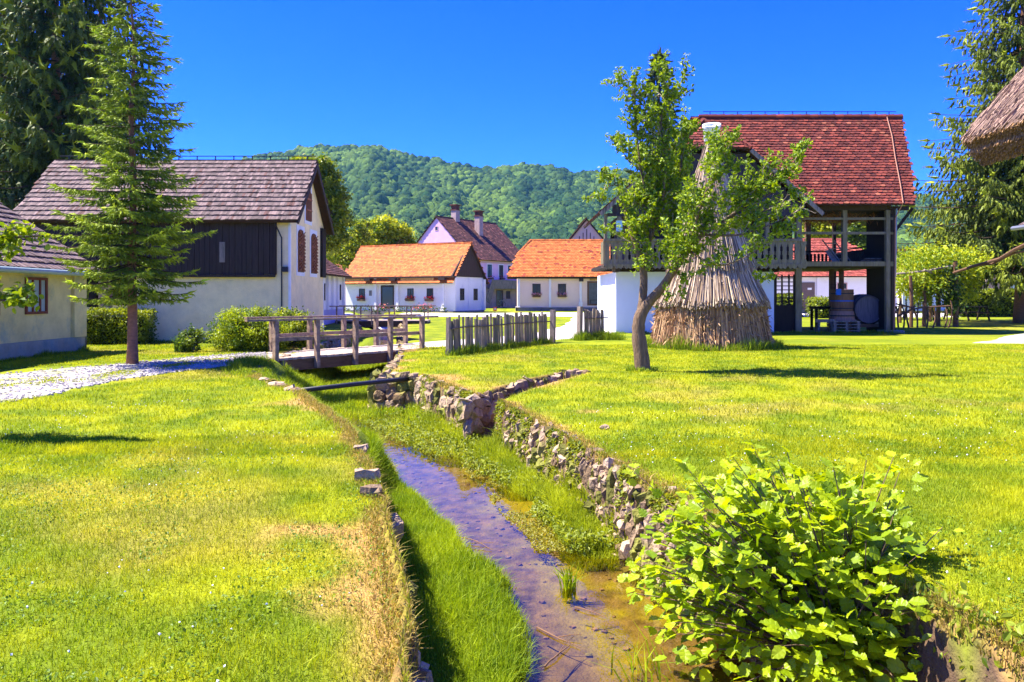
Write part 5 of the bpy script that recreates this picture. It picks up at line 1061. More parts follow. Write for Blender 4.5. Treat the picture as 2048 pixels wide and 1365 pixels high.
o = window(lh, ('y', -.02, -1), lf(999), .15, 2.0, 1.3, frame=M['brownwood'], bars=0, hbars=0); o.name = 'door'; window(lh, ('y', -.02, -1), lf(979), 1.0, 1.9, .7, frame=M['darkwood'], surround=M['beige']); window(lh, ('y', -.02, -1), lf(1016), 1.0, 1.9, .8, frame=M['darkwood'])
window(lh, ('x', 0, -1), D / 2, 5.5, 6.5, .85, frame=M['pink'], bars=1); window(lh, ('x', 0, -1), D / 2, 8.5, 9.0, .45, frame=M['pink'], bars=0, hbars=0)
# bicycle
bi = thing('bicycle', 'bicycle leaning by the ground floor wall of the lilac house', 'bicycle', (O[0], O[1], .28), ang); bx_ = lf(977)
for dx in (0, 1.05):
    b = MB(); b.tube([(bx_ + dx + .33 * math.cos(a), -1.3, .34 + .33 * math.sin(a)) for a in np.linspace(0, 2 * math.pi, 21)], .025, 5, False); b.tube([(bx_ + dx - .33, -1.3, .34), (bx_ + dx + .33, -1.3, .34)], .006, 4); b.tube([(bx_ + dx, -1.3, .01), (bx_ + dx, -1.3, .67)], .006, 4); b.build('wheel', M['darkmetal'], bi)
b = MB(); q = [(bx_, -1.3, .34), (bx_ + .38, -1.3, .32), (bx_ + .28, -1.3, .80), (bx_, -1.3, .34), (bx_ + .28, -1.3, .8), (bx_ + .85, -1.3, .82), (bx_ + .38, -1.3, .32), (bx_ + .85, -1.3, .82), (bx_ + 1.05, -1.3, .34)]
for i in range(len(q) - 1): b.tube([q[i], q[i + 1]], .02, 5)
b.build('frame', M['metal'], bi); b = MB(); b.tube([(bx_ + .85, -1.3, .8), (bx_ + .83, -1.3, 1.0), (bx_ + .9, -1.05, 1.02)], .015, 5); b.tube([(bx_ + .83, -1.3, 1.0), (bx_ + .9, -1.55, 1.02)], .015, 5); b.build('handlebar', M['darkmetal'], bi); b = MB(); b.box(bx_ + .15, bx_ + .4, -1.36, -1.24, .86, .91); b.build('saddle', M['darkmetal'], bi)
# red H sign on a stake
g_ = Vector((XX(990, 52), 52, .25)); hsn = thing('hydrant_sign', 'small red sign with a white H on a thin stake by the road', 'sign', tuple(g_)); b = MB(); b.box(-.02, .02, 0, .03, -.1, .42); b.build('stake', M['metal'], hsn); b = MB(); b.col = (.5, .02, .02); b.box(-.12, .12, -.02, 0, .36, .62); pl_ = b.build('plate', M['col'], hsn)
b = MB(); b.col = (.9, .9, .9); b.box(-.07, -.04, -.03, -.02, .41, .57); b.box(.04, .07, -.03, -.02, .41, .57); b.box(-.04, .04, -.03, -.02, .475, .505); b.build('letter', M['col'], pl_)
# peach house
O = (.48, 70.0); L = 10.2; D = 6.2
ph = thing('village_house', 'peach coloured house with white posts and half hipped orange roof', 'house', (O[0], O[1], .2)); lf = lambda px: XX(px, 70) - O[0]
hw = 3.25; hr = 6.5
b = MB(); b.prism([(0, -.4), (D, -.4), (D, hw), (D / 2 + .9, 5.2), (D / 2 - .9, 5.2), (0, hw)], 'x', 0, L); b.build('wall', M['peach'], ph)
ex = -.95; e0 = 3.05; p = (ex + .95, D / 2 - 1.35, 5.15); q = (ex + .95, D / 2 + 1.35, 5.15); rr_ = (1.25, D / 2, hr)
roof(ph, [[(ex, -.5, e0), (L + .5, -.5, e0), (L + .5, D / 2, hr), rr_, p], [(L + .5, D + .5, e0), (ex, D + .5, e0), q, rr_, (L + .5, D / 2, hr)]], ORANGE, .24, .2, lift=.045, jit=.14, third=((.33, .06, .03), .07), ridge=[(rr_, (L + .5, D / 2, hr), .1), (p, rr_, .1)])
roof(ph, [[q, p, rr_]], ORANGE, .24, .2, lift=.045)
b = MB(); b.box(-.1, L, -.16, 0, -.4, .38); b.box(-.16, 0, -.16, D, -.4, .38); b.build('plinth', M['greystone'], ph)
b = MB(); b.box(-.5, L, -.4, .0, hw - .35, hw - .18); b.box(lf(1158), lf(1166), -.5, 0, hw - .6, hw - .35); b.box(lf(1220), lf(1227), -.5, 0, hw - .6, hw - .35); b.build('eave_beam', M['darkwood'], ph)
for px in (1038, 1100, 1161, 1223): b = MB(); c = lf(px); b.box(c - .10, c + .10, -.2, 0, .38, hw - .35); b.box(c - .16, c + .16, -.26, 0, .38, .85 if px > 1150 else .4); b.build('pilaster', M['white'], ph)
for px in (1073, 1124): w_ = window(ph, ('y', 0, -1), lf(px), 1.45, 2.45, .72, frame=M['darkwood'], hbars=0); flowerbox(w_, ph, lf(px), 1.45, .72, 0, red=False)
o = window(ph, ('y', 0, -1), lf(1192), .55, 2.68, 1.55, frame=M['brownwood'], bars=0, hbars=0, fr=.15, pane=mk('grey_room', (.12, .13, .13), .8)); o.name = 'open_door'
b = MB(); x_ = lf(1192); b.box(x_ - .55, x_ + .5, -.03, -.012, 1.0, 1.05); b.box(x_ - .5, x_ - .45, -.03, -.012, .7, 1.0); b.box(x_ + .40, x_ + .45, -.03, -.012, .7, 1.35); b.build('bench', M['darkwood'], o)
corn('short brown corn bundle above the open door of the peach house', (O[0], O[1], .2), 0, lf(1180), lf(1206), -.12, 3.0, .25)
# pink gabled barn behind
pg = thing('village_house', 'pink gabled building with narrow dark slits behind the orange roof', 'house', (XX(1098, 95), 95, .2), 0); hw = 5.0; hr = 10.6; W_ = 9.0
b = MB(); b.prism([(0, -.4), (W_, -.4), (W_, hw), (W_ / 2, hr - .2), (0, hw)], 'y', 0, 12); b.build('wall', M['pink'], pg)
roof(pg, [[(-.4, 12, hw - .3), (-.4, -.25, hw - .3), (W_ / 2, -.25, hr), (W_ / 2, 12, hr)], [(W_ + .4, -.25, hw - .3), (W_ + .4, 12, hw - .3), (W_ / 2, 12, hr), (W_ / 2, -.25, hr)]], BROWNT, .3, .26)
for i in range(-3, 4): b = MB(); b.box(W_ / 2 + i * .43 - .045, W_ / 2 + i * .43 + .045, -.02, 0, 7.0, 9.35 - abs(i) * .43); b.build('slit', M['blackwood'], pg)
# white shed behind the cream barn
ws = thing('village_house', 'white outbuilding with brown tiled roof half hidden by the cream barn gable', 'outbuilding', (-15.5, 37, .1)); W_ = 5.6; D = 9.6
b = MB(); b.prism([(0, -.3), (W_, -.3), (W_, 2.75), (W_ / 2, 4.6), (0, 2.75)], 'y', 0, D); b.build('wall', M['white'], ws)
roof(ws, [[(W_ + .5, -.2, 2.6), (W_ + .5, D + .2, 2.6), (W_ / 2, D + .2, 4.85), (W_ / 2, -.2, 4.85)], [(-.5, D + .2, 2.6), (-.5, -.2, 2.6), (W_ / 2, -.2, 4.85), (W_ / 2, D + .2, 4.85)]], ((.22, .10, .07), (.10, .05, .045)), .2, .2, jit=.3, lift=.05)
b = MB(); b.box(W_, W_ + .06, 0, D, -.3, .75); b.build('plinth', mk('lilac_plinth', (.42, .40, .62), .9, .1, 2), ws)
for y_ in (5.4, 6.6, 7.8, 9.4): b = MB(); b.box(W_, W_ + .14, y_, y_ + .16, .75, 2.6); b.build('pilaster', M['white'], ws)
for y_ in (5.0, 8.9): window(ws, ('x', W_, 1), y_, 1.25, 2.15, .3, frame=M['darkwood'], bars=0)
# red roofed house far behind
rh = thing('village_house', 'distant house with plain red roof between cream barn and white house', 'house', (XX(640, 92), 92, .2)); b = MB(); b.box(0, 6, 0, 6, -.3, 3.4); b.build('wall', M['white'], rh)
saddle(rh, 6, 6, 3.4, 6.0, REDB, .26, .24)
th_ = thing('village_house', 'narrow pinkish turret house with small red roof left of the orange roof', 'house', (XX(699, 88), 88, .2)); b = MB(); b.prism([(0, -.3), (2.2, -.3), (2.2, 6.2), (1.1, 7.1), (0, 6.2)], 'y', 0, 3); b.build('wall', M['pink'], th_); roof(th_, [[(-.3, 3, 6.0), (-.3, -.2, 6.0), (1.1, -.2, 7.3), (1.1, 3, 7.3)], [(2.5, -.2, 6.0), (2.5, 3, 6.0), (1.1, 3, 7.3), (1.1, -.2, 7.3)]], REDB, .26, .24)
# house behind the barn
bh = thing('village_house', 'white house with brown door and hipped red roof seen through the barn', 'house', (XX(1540, 60), 60, .2)); L = 9.6; D = 7; lf = lambda px: XX(px, 60) - XX(1540, 60)
b = MB(); b.box(0, L, 0, D, -.3, 3.0); b.build('wall', M['white'], bh); e_ = 2.85; zr_ = 5.9
roof(bh, [[(-.5, -.5, e_), (L + .5, -.5, e_), (L - 2.7, D / 2, zr_), (2.7, D / 2, zr_)], [(L + .5, -.5, e_), (L + .5, D + .5, e_), (L - 2.7, D / 2, zr_)], [(L + .5, D + .5, e_), (-.5, D + .5, e_), (2.7, D / 2, zr_), (L - 2.7, D / 2, zr_)], [(-.5, D + .5, e_), (-.5, -.5, e_), (2.7, D / 2, zr_)]], REDB, .26, .24, ridge=[((2.7, D / 2, zr_), (L - 2.7, D / 2, zr_), .1)], jit=.2, lift=.06)
b = MB(); b.box(-.1, L + .1, -.1, 0, -.3, .3); b.build('plinth', M['greystone'], bh)
b = MB(); x_ = lf(1612); b.box(x_ - .65, x_ + .65, -.05, 0, .3, 2.4); o = b.build('door', mk('brown_grey_door', (.14, .10, .09), .7, .2), bh); b = MB(); b.box(x_ + .1, x_ + .4, -.08, -.05, 1.85, 2.0); b.build('door_sign', M['plastic'], o)
window(bh, ('y', 0, -1), lf(1684), 1.4, 2.4, .8, frame=M['pink'])
for px in (1636,): b = MB(); b.box(lf(px) - .12, lf(px) + .12, -.15, 0, .3, 2.8); b.build('pilaster', M['white'], bh)
# houses far right
for (px, w_, d_, zr_, st, lab) in ((1805, 6.5, 72, 5.6, ((.55, .2, .09), (.42, .13, .06)), 'low house with weathered orange roof rising above the vine pergola'), (1925, 9, 78, 5.0, REDB, 'pale blue walled house with red roof behind the large right spruce')):
    h_ = thing('village_house', lab, 'house', (XX(px, d_), d_, .2)); b = MB(); b.box(0, w_, 0, 6, -.3, 3); b.build('wall', mk('pale_blue_wall', (.55, .66, .75), .9, .05) if px > 1900 else M['white'], h_); saddle(h_, w_, 6, 3, zr_, st, .26, .24)
sg_ = thing('wooden_shed', 'grey plank shed gable behind the right hand hedge', 'shed', (XX(1955, 62), 62, .2)); b = MB(); b.prism([(0, -.3), (2.6, -.3), (2.6, 1.7), (1.3, 3.1), (0, 1.7)], 'y', 0, 3); b.build('wall', M['greywood'], sg_); b = MB(); b.slab([(1.3, -.2, 3.22), (-.3, -.2, 1.5), (-.3, 3, 1.5), (1.3, 3, 3.22)], .08); b.slab([(2.9, -.2, 1.5), (1.3, -.2, 3.22), (1.3, 3, 3.22), (2.9, 3, 1.5)], .08); b.build('roof', M['greywood'], sg_)
# building beyond the right edge whose eave corner shows
gb = thing('cottage', 'corner of a dark shingled eave with grey gutter at the right edge', 'cottage', (15.85, 18.5, 0)); b = MB(); b.box(.6, 6, .4, 6, -.2, 3.5); b.build('wall', M['white'], gb); roof(gb, [[(-.1, -.2, 3.75), (-.1 + 7, -.2, 3.75), (3.2, 3, 6), (3.0, 3, 6)], [(-.1, 6.4, 3.75), (-.1, -.2, 3.75), (3.0, 3, 6), (3.0, 3.2, 6)]], SHING, .1, .3, rounded=False, lift=.05); b = MB(); b.tube([(-.2, 6.4, 3.7), (-.2, -.3, 3.7), (6.9, -.3, 3.7)], .07, 8); b.tube([(-.1, -.2, 3.65), (.5, .3, 3.4), (.55, .35, 0)], .05, 8); b.build('gutter', M['metal'], gb)

# thatched roof corner, upper right
tr_ = thing('thatched_house', 'reed thatched roof corner hanging in at the upper right edge', 'thatched house', (6.9, 6.0, 0))
A_ = Vector((5.17, 9.0, 3.42)); dirv = Vector((.66, 0, .75)).normalized(); nrv = Vector((-.75, 0, .66)); 
prof = []; Ln = 5.5; T_ = .36
def tp(s, q, y): p = A_ + dirv * s - nrv * q; return Vector((p.x, y, p.z))
sec = [(-.02, .02), (.0, .0), (.35, -.02), (1.5, -.03), (Ln, -.03), (Ln, T_ + .1), (1.2, T_ + .02), (.42, T_), (.12, T_ - .02), (-.10, .30), (-.06, .14)]
b = MB(); vs = [tp(s, q, 2.5) for s, q in sec] + [tp(s, q, 9.0) for s, q in sec]; n_ = len(sec); b.add(vs, [tuple(range(n_)), tuple(range(2 * n_ - 1, n_ - 1, -1))] + [(i, i + n_, (i + 1) % n_ + n_, (i + 1) % n_) for i in range(n_)])
rf = b.build('roof', mk('thatch_inside', (.16, .10, .055), 1, .5, 14, bump=1), tr_, world=True)
N1 = 14000; s = rng.uniform(0, 3.0, N1); q = rng.uniform(-.045, -.01, N1); y0_ = rng.uniform(6.2, 9.05, N1); ln = rng.uniform(.08, .20, N1); pts = []
for k in range(3):
    ss = s - ln * k / 2; dy = .03 * k; bend = rng.normal(0, .012, N1); P_ = np.array([A_.x, 0, A_.z])[None] + ss[:, None] * np.array(dirv)[None] - (q + bend * 0)[:, None] * np.array(nrv)[None]; P_[:, 1] = y0_ + bend * k; pts.append(P_)
ww = rng.uniform(0, 1, N1)[:, None]; cc_ = np.array([.33, .21, .145]) * (.45 + .85 * ww)
stalks('straw', np.stack(pts, 1), np.full(N1, .006), M['straw'], rf, cc_)
N2 = 9000; q = rng.uniform(-.03, T_ - .03, N2); yy = rng.uniform(6.5, 9.05, N2); pts = []
for k in range(3):
    ss = rng.uniform(-.02, .02, N2) - .05 * k - .04 * (q > .1); P_ = np.array([A_.x, 0, A_.z])[None] + ss[:, None] * np.array(dirv)[None] - (q + .02 * k)[:, None] * np.array(nrv)[None]; P_[:, 1] = yy; pts.append(P_)
stalks('straw_ends', np.stack(pts, 1), np.full(N2, .007), M['straw'], rf, np.array([.42, .24, .11]) * rng.uniform(.4, 1.3, (N2, 1)))
b = MB(); b.box(6.9, 12, 3.2, 8.6, 0, 4.2); b.build('wall', M['gplaster'], tr_, world=True)

# ------------------------------------------------------------------ the red roofed barn
BY = 34.0; bx = lambda px, d=BY: XX(px, d)
bn = thing('timber_barn', 'old timber barn with red tiled roof, carved balcony and open right side', 'barn', (8.2, 34.0, 0))
def bb(name, mat, boxes, lab=None, par=None):
    b = MB()
    for q in boxes: b.box(*q)
    o = b.build(name, mat, par or bn, world=True)
    if lab: o['label'] = lab
    return o
X_a, X_b, X_c, X_d = bx(1232), bx(1548), bx(1600), bx(1786)
bb('ground_floor_wall', mk('shade_tinted_limewash', (.62, .68, .76), .9, .06, 1, bump=.2), [(X_a, X_b, 34, 34.3, -.2, 2.62), (X_a, X_a + .3, 34.3, 41, -.2, 2.62), (X_b - .3, X_b, 34.3, 41, -.2, 2.62), (X_a, X_b, 41, 41.3, -.2, 2.62)])  # white wall whose blue shade is put into the base colour
bb('upper_wall', M['darkwood'], [(4.95, 12.0, 34.1, 34.2, 2.9, 5.3), (4.95, 5.05, 34.2, 40, 2.9, 5.3), (11.9, 12.0, 34.2, 36.2, 2.9, 5.3), (4.95, 12, 40, 40.1, 2.9, 5.3)])
bb('loft_floor', M['blackwood'], [(4.0, X_d + .1, 34.25, 40.2, 2.82, 2.97), (X_a, X_b + .2, 33.95, 34.25, 2.62, 2.9)])
bb('floor_beam', M['mosswood'], [(X_c - .1, X_d, 33.95, 34.14, 2.86, 3.06)])
bb('side_wall', M['blackwood'], [(X_d - .2, X_d - .1, 34.4, 36.1, 0, 5.25)])
bb('post', M['blackwood'], [(X_d - .25, X_d - .1, 39.7, 39.85, 0, 5.25)])
def post(px0, px1, d, z0, z1, mat=M['mosswood'], name='post'): return bb(name, mat, [(bx(px0, d), bx(px1, d), d, d + .2, z0, z1)])
post(1592, 1604, 33.9, 0, 5.3); post(1773, 1781, 33.9, 0, 5.3); post(1783, 1791, 34.1, 0, 5.3, M['darkwood']); post(1686, 1695, 33.95, 3.06, 5.3)
post(1209, 1215, 33.0, 2.9, 5.0); post(1235, 1243, 33.0, 2.9, 5.0); post(1532, 1539, 33.0, 3.9, 5.05); post(1594, 1602, 33.0, 2.9, 5.05); post(1222, 1228, 38, 2.9, 5.0, M['blackwood'])
post(1661, 1669, 37.5, 0, 2.85, M['brownwood']); post(1681, 1688, 37.5, 0, 2.85, M['brownwood']); post(1612, 1622, 40.0, 2.9, 5.3, M['brownwood'])
bb('rail', M['mosswood'], [(X_c, X_d, 33.96, 34.06, 4.84, 4.94)]); bb('rail', M['mosswood'], [(X_c, X_d, 33.96, 34.06, 4.22, 4.33)])
for q_ in [(12.2, X_d - .1, 40.0, 40.06, 3.80, 3.86), (X_d - .18, X_d - .12, 36.1, 39.7, 3.80, 3.86), (bx(1222, 38), 5, 38, 38.08, 4.1, 4.18)]: bb('back_rail', M['blackwood'], [q_])
b = MB(); x = 36.15
while x < 39.6: b.box(X_d - .17, X_d - .13, x, x + .16, 3.0, 3.72); x += .21
x = 14.6
while x < 16.1: b.box(x, x + .10, 40.0, 40.05, 3.0, 3.7); x += .19
b.build('back_fence', M['blackwood'], bn, world=True)
bb('plinth_stone', M['greystone'], [(X_d - .5, X_d + .35, 33.7, 34.4, -.15, .13)])
# balcony
bal = bb('balcony', M['darkwood'], [(3.81, 12.0, 33.0, 34.1, 2.78, 2.9), (4.3, 4.5, 33.1, 34.2, 2.6, 2.78), (7, 7.2, 33.1, 34.2, 2.62, 2.78), (9.8, 10, 33.1, 34.2, 2.62, 2.78)])
bb('balcony_rail', M['mosswood'], [(3.78, 12.02, 32.92, 33.04, 3.86, 3.96), (3.78, 12.02, 32.94, 33.03, 2.84, 2.93)], par=bal)
b = MB(); x = 3.82; pw = .262
def edge(sg):
    e = []
    for (z_, o_) in ((2.93, .0), (3.08, 0), (3.12, .05), (3.28, .05), (3.33, .015), (3.37, .045), (3.41, .015), (3.46, .05), (3.62, .05), (3.67, .01), (3.70, .035), (3.73, 0), (3.86, 0)): e.append((sg * (pw / 2 - .004 - o_), z_))
    return e
while x < 11.95:
    r_ = edge(1); l_ = edge(-1)[::-1]; b.prism([(x + pw / 2 + p_[0], p_[1]) for p_ in r_ + l_], 'y', 32.97 + random.uniform(-.006, .006), 33.0); x += pw
b.build('balustrade', M['mosswood'], bal, world=True)
b = MB(); x = 3.82
while x < 11.9: b.prism([(x, 2.84), (x + .1, 2.70), (x + .2, 2.76), (x + .3, 2.70), (x + .4, 2.84)], 'y', 32.95, 32.98); x += .4
b.build('scalloped_fringe', M['mosswood'], bal, world=True)
bb('balustrade', M['mosswood'], [(3.79, 3.82, 33.05 + i * .25, 33.05 + i * .25 + .2, 2.93, 3.86) for i in range(4)], par=bal)
# cross gable
cx = 8.16; gy_ = 33.0
b = MB(); x = cx - 4.0
while x < cx + 4.05:
    xm = x + .1; t_ = 8.85 - .89 * abs(xm - cx); t_ = min(t_, 7.5)
    if t_ > 5.1: b.box(x, x + .192, gy_ + random.uniform(0, .012), gy_ + .04, 5.0, t_)
    x += .2
b.box(cx - 4.2, cx + 4.2, gy_ - .02, gy_ + .1, 4.9, 5.02); b.prism([(cx - 4.0, 5.02), (cx + 4.0, 5.02), (cx + 1.3, 7.4), (cx - 1.3, 7.4)], 'y', gy_ + .05, gy_ + .08); b.build('plank_gable', mk('silver_dark_boards', (.05, .042, .045), .8, .45, 3, bump=.6, bscale=12, stretch=(6, 6, .5)), bn, world=True)
zr1 = 9.08; ovx = 4.55; zc = zr1 - ovx * .89; zh = 7.65; hw_ = (zr1 - zh) / .89; yf = 32.55; yh = 34.0
R1 = roof(bn, [[(cx - ovx, 40.2, zc), (cx - ovx, yf, zc), (cx - hw_, yf, zh), (cx, yh, zr1), (cx, 40.2, zr1)], [(cx + ovx, yf, zc), (cx + ovx, 33.3, zc), (cx, 36.0, zr1), (cx, yh, zr1), (cx + hw_, yf, zh)], [(cx - hw_, yf, zh), (cx + hw_, yf, zh), (cx, yh, zr1)]], RED, .235, .19, world=True, name='gable_roof', lift=.045, jit=.3, third=((.34, .12, .06), .05), ridge=[((cx, yh, zr1), (cx, 40.2, zr1), .12), ((cx + hw_ + .02, yf, zh), (cx, yh, zr1), .11), ((cx - hw_ - .02, yf, zh), (cx, yh, zr1), .11)])
b = MB(); b.beam((cx + ovx, yf - .03, zc - .10), (cx + hw_, yf - .03, zh - .10), .06, .17); b.build('verge_board', M['greywood'], bn, world=True); b = MB(); b.beam((cx - ovx, yf - .03, zc - .10), (cx - hw_, yf - .03, zh - .10), .06, .17); b.build('verge_board', M['greywood'], bn, world=True)
# main right roof
ez = 5.42; ey = 33.25; ry = 36.5; rz = 9.78
R2 = roof(bn, [[(cx + 4.45, ey, ez), (16.85, ey, ez), (17.25, ey + 1.1, ez + 1.1 * (rz - ez) / (ry - ey)), (17.85, ry, rz), (cx + .1, ry, rz), (cx + .1, ry - .2, rz - .2 * (rz - ez) / (ry - ey))], [(17.3, 39.75, ez), (cx, 39.75, ez), (cx, ry, rz), (17.85, ry, rz)]], RED, .225, .165, world=True, lift=.045, jit=.3, third=((.30, .09, .045), .05), ridge=[((cx + .4, ry, rz + .02), (17.85, ry, rz + .02), .12)], ragged=.05)
rod(bn, (cx + .6, ry, rz + .1), (17.6, ry, rz + .1), 14, world=True, h=.16)
def onroof(x, t): return (x, ey + (ry - ey) * t - .06, ez + (rz - ez) * t + .06)
b = MB(); b.tube([onroof(17.15, 1.02), onroof(17.0, .75), onroof(16.75, .5), onroof(16.5, .2), onroof(16.3, 0), (16.25, 33.75, 4.9), (16.25, 33.8, 1.5), (16.2, 33.8, .1)], .022, 6); b.build('lightning_cable', mk('copper_wire', (.42, .2, .12), .5, .2), bn, world=True)
b = MB(); b.tube([(16.3, 33.76, 5.3), (16.27, 33.8, 2.4)], .035, 7); b.build('cable_pipe', M['metal'], bn, world=True)
bb('eave_beam', M['darkwood'], [(12.0, 16.9, 33.9, 34.1, 5.25, 5.42), (12.3, 16.9, 39, 39.2, 5.25, 5.42), (X_d - .1, X_d + .1, 34, 39, 5.1, 5.3)])
b = MB(); b.beam((X_d, 33.9, 4.3), (16.9, 33.6, 5.3), .12); b.prism([(34, 5.2), (39, 5.2), (36.5, 9.4)], 'x', X_d - .1, X_d); b.build('brace', M['blackwood'], bn, world=True)
b = MB(); rf_ = rng.uniform(0, 1, 2)
n = 1600; pp = np.stack([rng.uniform(12.6, 16, n), rng.uniform(34.6, 38.5, n), 5.25 - np.abs(rng.normal(0, .14, n))], -1); st_ = leafcloud('hay_under_roof', pp, .3, M['straw'], bn, (.25, .10, .03), (.5, .22, .07), ([(0, 0, 0), (.03, .5, 0), (0, 1, 0), (-.03, .5, 0)], [(0, 1, 2, 3)]), up=0, droop=.4)
bb('hay_loft_boards', M['blackwood'], [(12.1, 16.2, 34.5, 39, 5.28, 5.34)])
# lattice gate
g0, g1 = bx(1549), bx(1592); gt = bb('gate', M['blackwood'], [(g0, g0 + .1, 34.0, 34.08, 0, 2.5), (g1 - .1, g1, 34.0, 34.08, 0, 2.5), (g0 + .1, g1 - .1, 34.0, 34.06, 0, 1.2)] + [(g0 + .1, g1 - .1, 34.01, 34.05, 1.32 + i * .17, 1.36 + i * .17) for i in range(7)] + [(g0 + .3, g0 + .36, 34.0, 34.06, 1.2, 2.5), (g0 + .6, g0 + .66, 34.0, 34.06, 1.2, 2.5)])
lt = thing('lantern', 'small pale lantern box hanging at the left end of the barn balcony', 'lantern', (bx(1238, 32.9), 32.85, 4.2)); b = MB(); b.box(-.12, .12, -.1, .1, .05, .5); b.build('box', mk('pale_blue_panel', (.35, .62, .66), .4, .1), lt); b = MB(); b.prism([(-.15, .5), (.15, .5), (0, .65)], 'y', -.12, .12); b.build('cap', M['mosswood'], lt); b = MB(); b.box(-.14, .14, -.12, .12, 0, .05); b.build('base', M['mosswood'], lt)

# things kept in the barn
def barrel_prof(r, h, bul): return [(0, 0)] + [(r * (1 + bul * math.sin(math.pi * i / 8)), h * i / 8) for i in range(9)] + [(0, h)]
bl_ = thing('barrel', 'big dark barrel lying on a wooden cradle in the barn', 'barrel', (15.63, 34.85, 1.0)); bl_.rotation_euler = (math.radians(-90), 0, 0)
b = MB(); b.lathe((0, 0, 0), [(0, .06), (.56, .06), (.58, 0), (.60, 0)] + [(.60 + .08 * math.sin(math.pi * i / 8), 1.3 * i / 8) for i in range(9)] + [(0, 1.28)], 28); b.build('staves', mk('grey_barrel', (.13, .12, .14), .7, .45, 4, stretch=(6, .6, 1)), bl_)
for z_ in (.08, .35, .95, 1.22): r_ = .605 + .08 * math.sin(math.pi * z_ / 1.3); b = MB(); b.lathe((0, 0, 0), [(r_, z_ - .03), (r_ + .01, z_ - .03), (r_ + .01, z_ + .03), (r_, z_ + .03)], 28); b.build('hoop', M['darkmetal'], bl_)
cr = thing('barrel_cradle', 'low timber trestle under the big barrel', 'trestle', (15.63, 34.95, 0)); b = MB(); b.box(-.75, .75, -.05, .12, .22, .36); b.box(-.75, .75, .95, 1.12, .22, .36); b.build('bearer', M['brownwood'], cr)
for dx in (-.6, .6):
    for dy in (0, 1.0): b = MB(); b.tube([(dx, dy, -.05), (dx, dy, .23)], .09, 8); b.build('leg', M['greywood'], cr)
b = MB(); b.prism([(-.75, .36), (-.3, .36), (-.55, .55), (-.75, .75)], 'y', -.04, .1); b.build('chock', M['greywood'], cr); b = MB(); b.prism([(.75, .36), (.3, .36), (.55, .55), (.75, .75)], 'y', -.04, .1); b.build('chock', M['greywood'], cr)
t1 = thing('wooden_tub', 'lower pale wooden tub with dark hoops beneath the tub press', 'tub', (bx(1690, 34.9), 35.2, 0)); b = MB(); b.lathe((0, 0, 0), [(0, 0), (.52, 0), (.54, .45), (.49, .92), (0, .92)], 24); b.build('staves', mk('pinkish_staves', (.34, .20, .14), .8, .35, 4, stretch=(6, 6, .6)), t1)
for z_ in (.2, .7): b = MB(); b.lathe((0, 0, 0), [(.535, z_), (.55, z_), (.55, z_ + .05), (.535, z_ + .05)], 24); b.build('hoop', M['darkmetal'], t1)
t2 = thing('wooden_tub', 'upper brown stave tub with blue strap standing on the pale tub', 'tub', (bx(1690, 34.9), 35.2, .93)); b = MB(); b.lathe((0, 0, 0), [(.0, 0), (.46, 0), (.48, .95), (.44, .95), (.43, .7), (0, .7)], 24); b.build('staves', M['barrel'], t2)
for z_ in (.1, .75): b = MB(); b.lathe((0, 0, 0), [(.475, z_), (.49, z_), (.49, z_ + .04), (.475, z_ + .04)], 24); b.build('hoop', M['darkmetal'], t2)
b = MB(); b.col = (.01, .12, .45); b.lathe((0, 0, 0), [(.48, .42), (.495, .42), (.495, .47), (.48, .47)], 24); b.box(-.46, -.25, -.5, -.4, .7, .97); b.build('blue_strap', M['col'], t2)
pl2 = thing('pallet_stack', 'stack of grey slatted pallets on the ground before the tubs', 'pallets', (bx(1696, 34.1), 34.2, 0))
for k in range(4):
    b = MB(); z_ = k * .13
    for i in range(3): b.box(-.55 + i * .5, -.45 + i * .5, 0, .8, z_, z_ + .08)
    for i in range(5): b.box(-.58 + random.uniform(-.02, .02), .6, .02 + i * .17, .12 + i * .17, z_ + .08, z_ + .12)
    b.build('pallet', M['greywood'], pl2)
sh_ = thing('sawhorse', 'old wooden sawhorse with splayed legs at the open front of the barn', 'sawhorse', (bx(1652, 34.3), 34.4, 0)); b = MB(); b.beam((-.42, 0, .52), (.42, 0, .52), .12, .14); b.build('top_beam', M['greywood'], sh_)
for sx in (-.3, .3):
    for sy in (-.2, .2): b = MB(); b.beam((sx * .8, 0, .48), (sx * 1.2, sy, -.02), .07); b.build('leg', M['greywood'], sh_)
wb = thing('workbench', 'dark timber workbench behind the sawhorse in the barn', 'workbench', (bx(1652, 36), 36, 0)); b = MB(); b.box(-.5, .6, 0, .7, 1.0, 1.12); b.build('top', M['blackwood'], wb)
for sx in (-.45, .48):
    for sy in (.05, .6): b = MB(); b.box(sx, sx + .1, sy, sy + .1, 0, 1.0); b.build('leg', M['blackwood'], wb)
ld = thing('ladder', 'old ladder leaning in the open upper floor of the barn', 'ladder', (bx(1672, 35), 35, 3.0)); 
for dx, dy in ((-.25, 0), (.25, 0)): b = MB(); b.beam((dx - .35, -.0, 1.05), (dx + .25, -.5, 0), .05); b.build('stile', M['greywood'], ld)
for k in range(4): f_ = .15 + k * .22; b = MB(); b.beam((-.25 - .35 + .6 * f_, -.5 * f_, 1.05 * (1 - f_)), (.25 - .35 + .6 * f_, -.5 * f_, 1.05 * (1 - f_)), .035); b.build('rung', M['greywood'], ld)
wp = thing('leaning_plank', 'pale wide plank leaning beside the ladder on the barn loft', 'plank', (bx(1668, 34.8), 34.8, 3.0)); b = MB(); b.beam((-.15, .25, .62), (.12, -.1, 0), .30, .04, up=(0, 1, 0)); b.build('plank', M['palewood'], wp)
wd = thing('board_pile', 'pile of loose brown boards on the right side of the barn loft', 'boards', (bx(1745, 34.9), 34.9, 2.98))
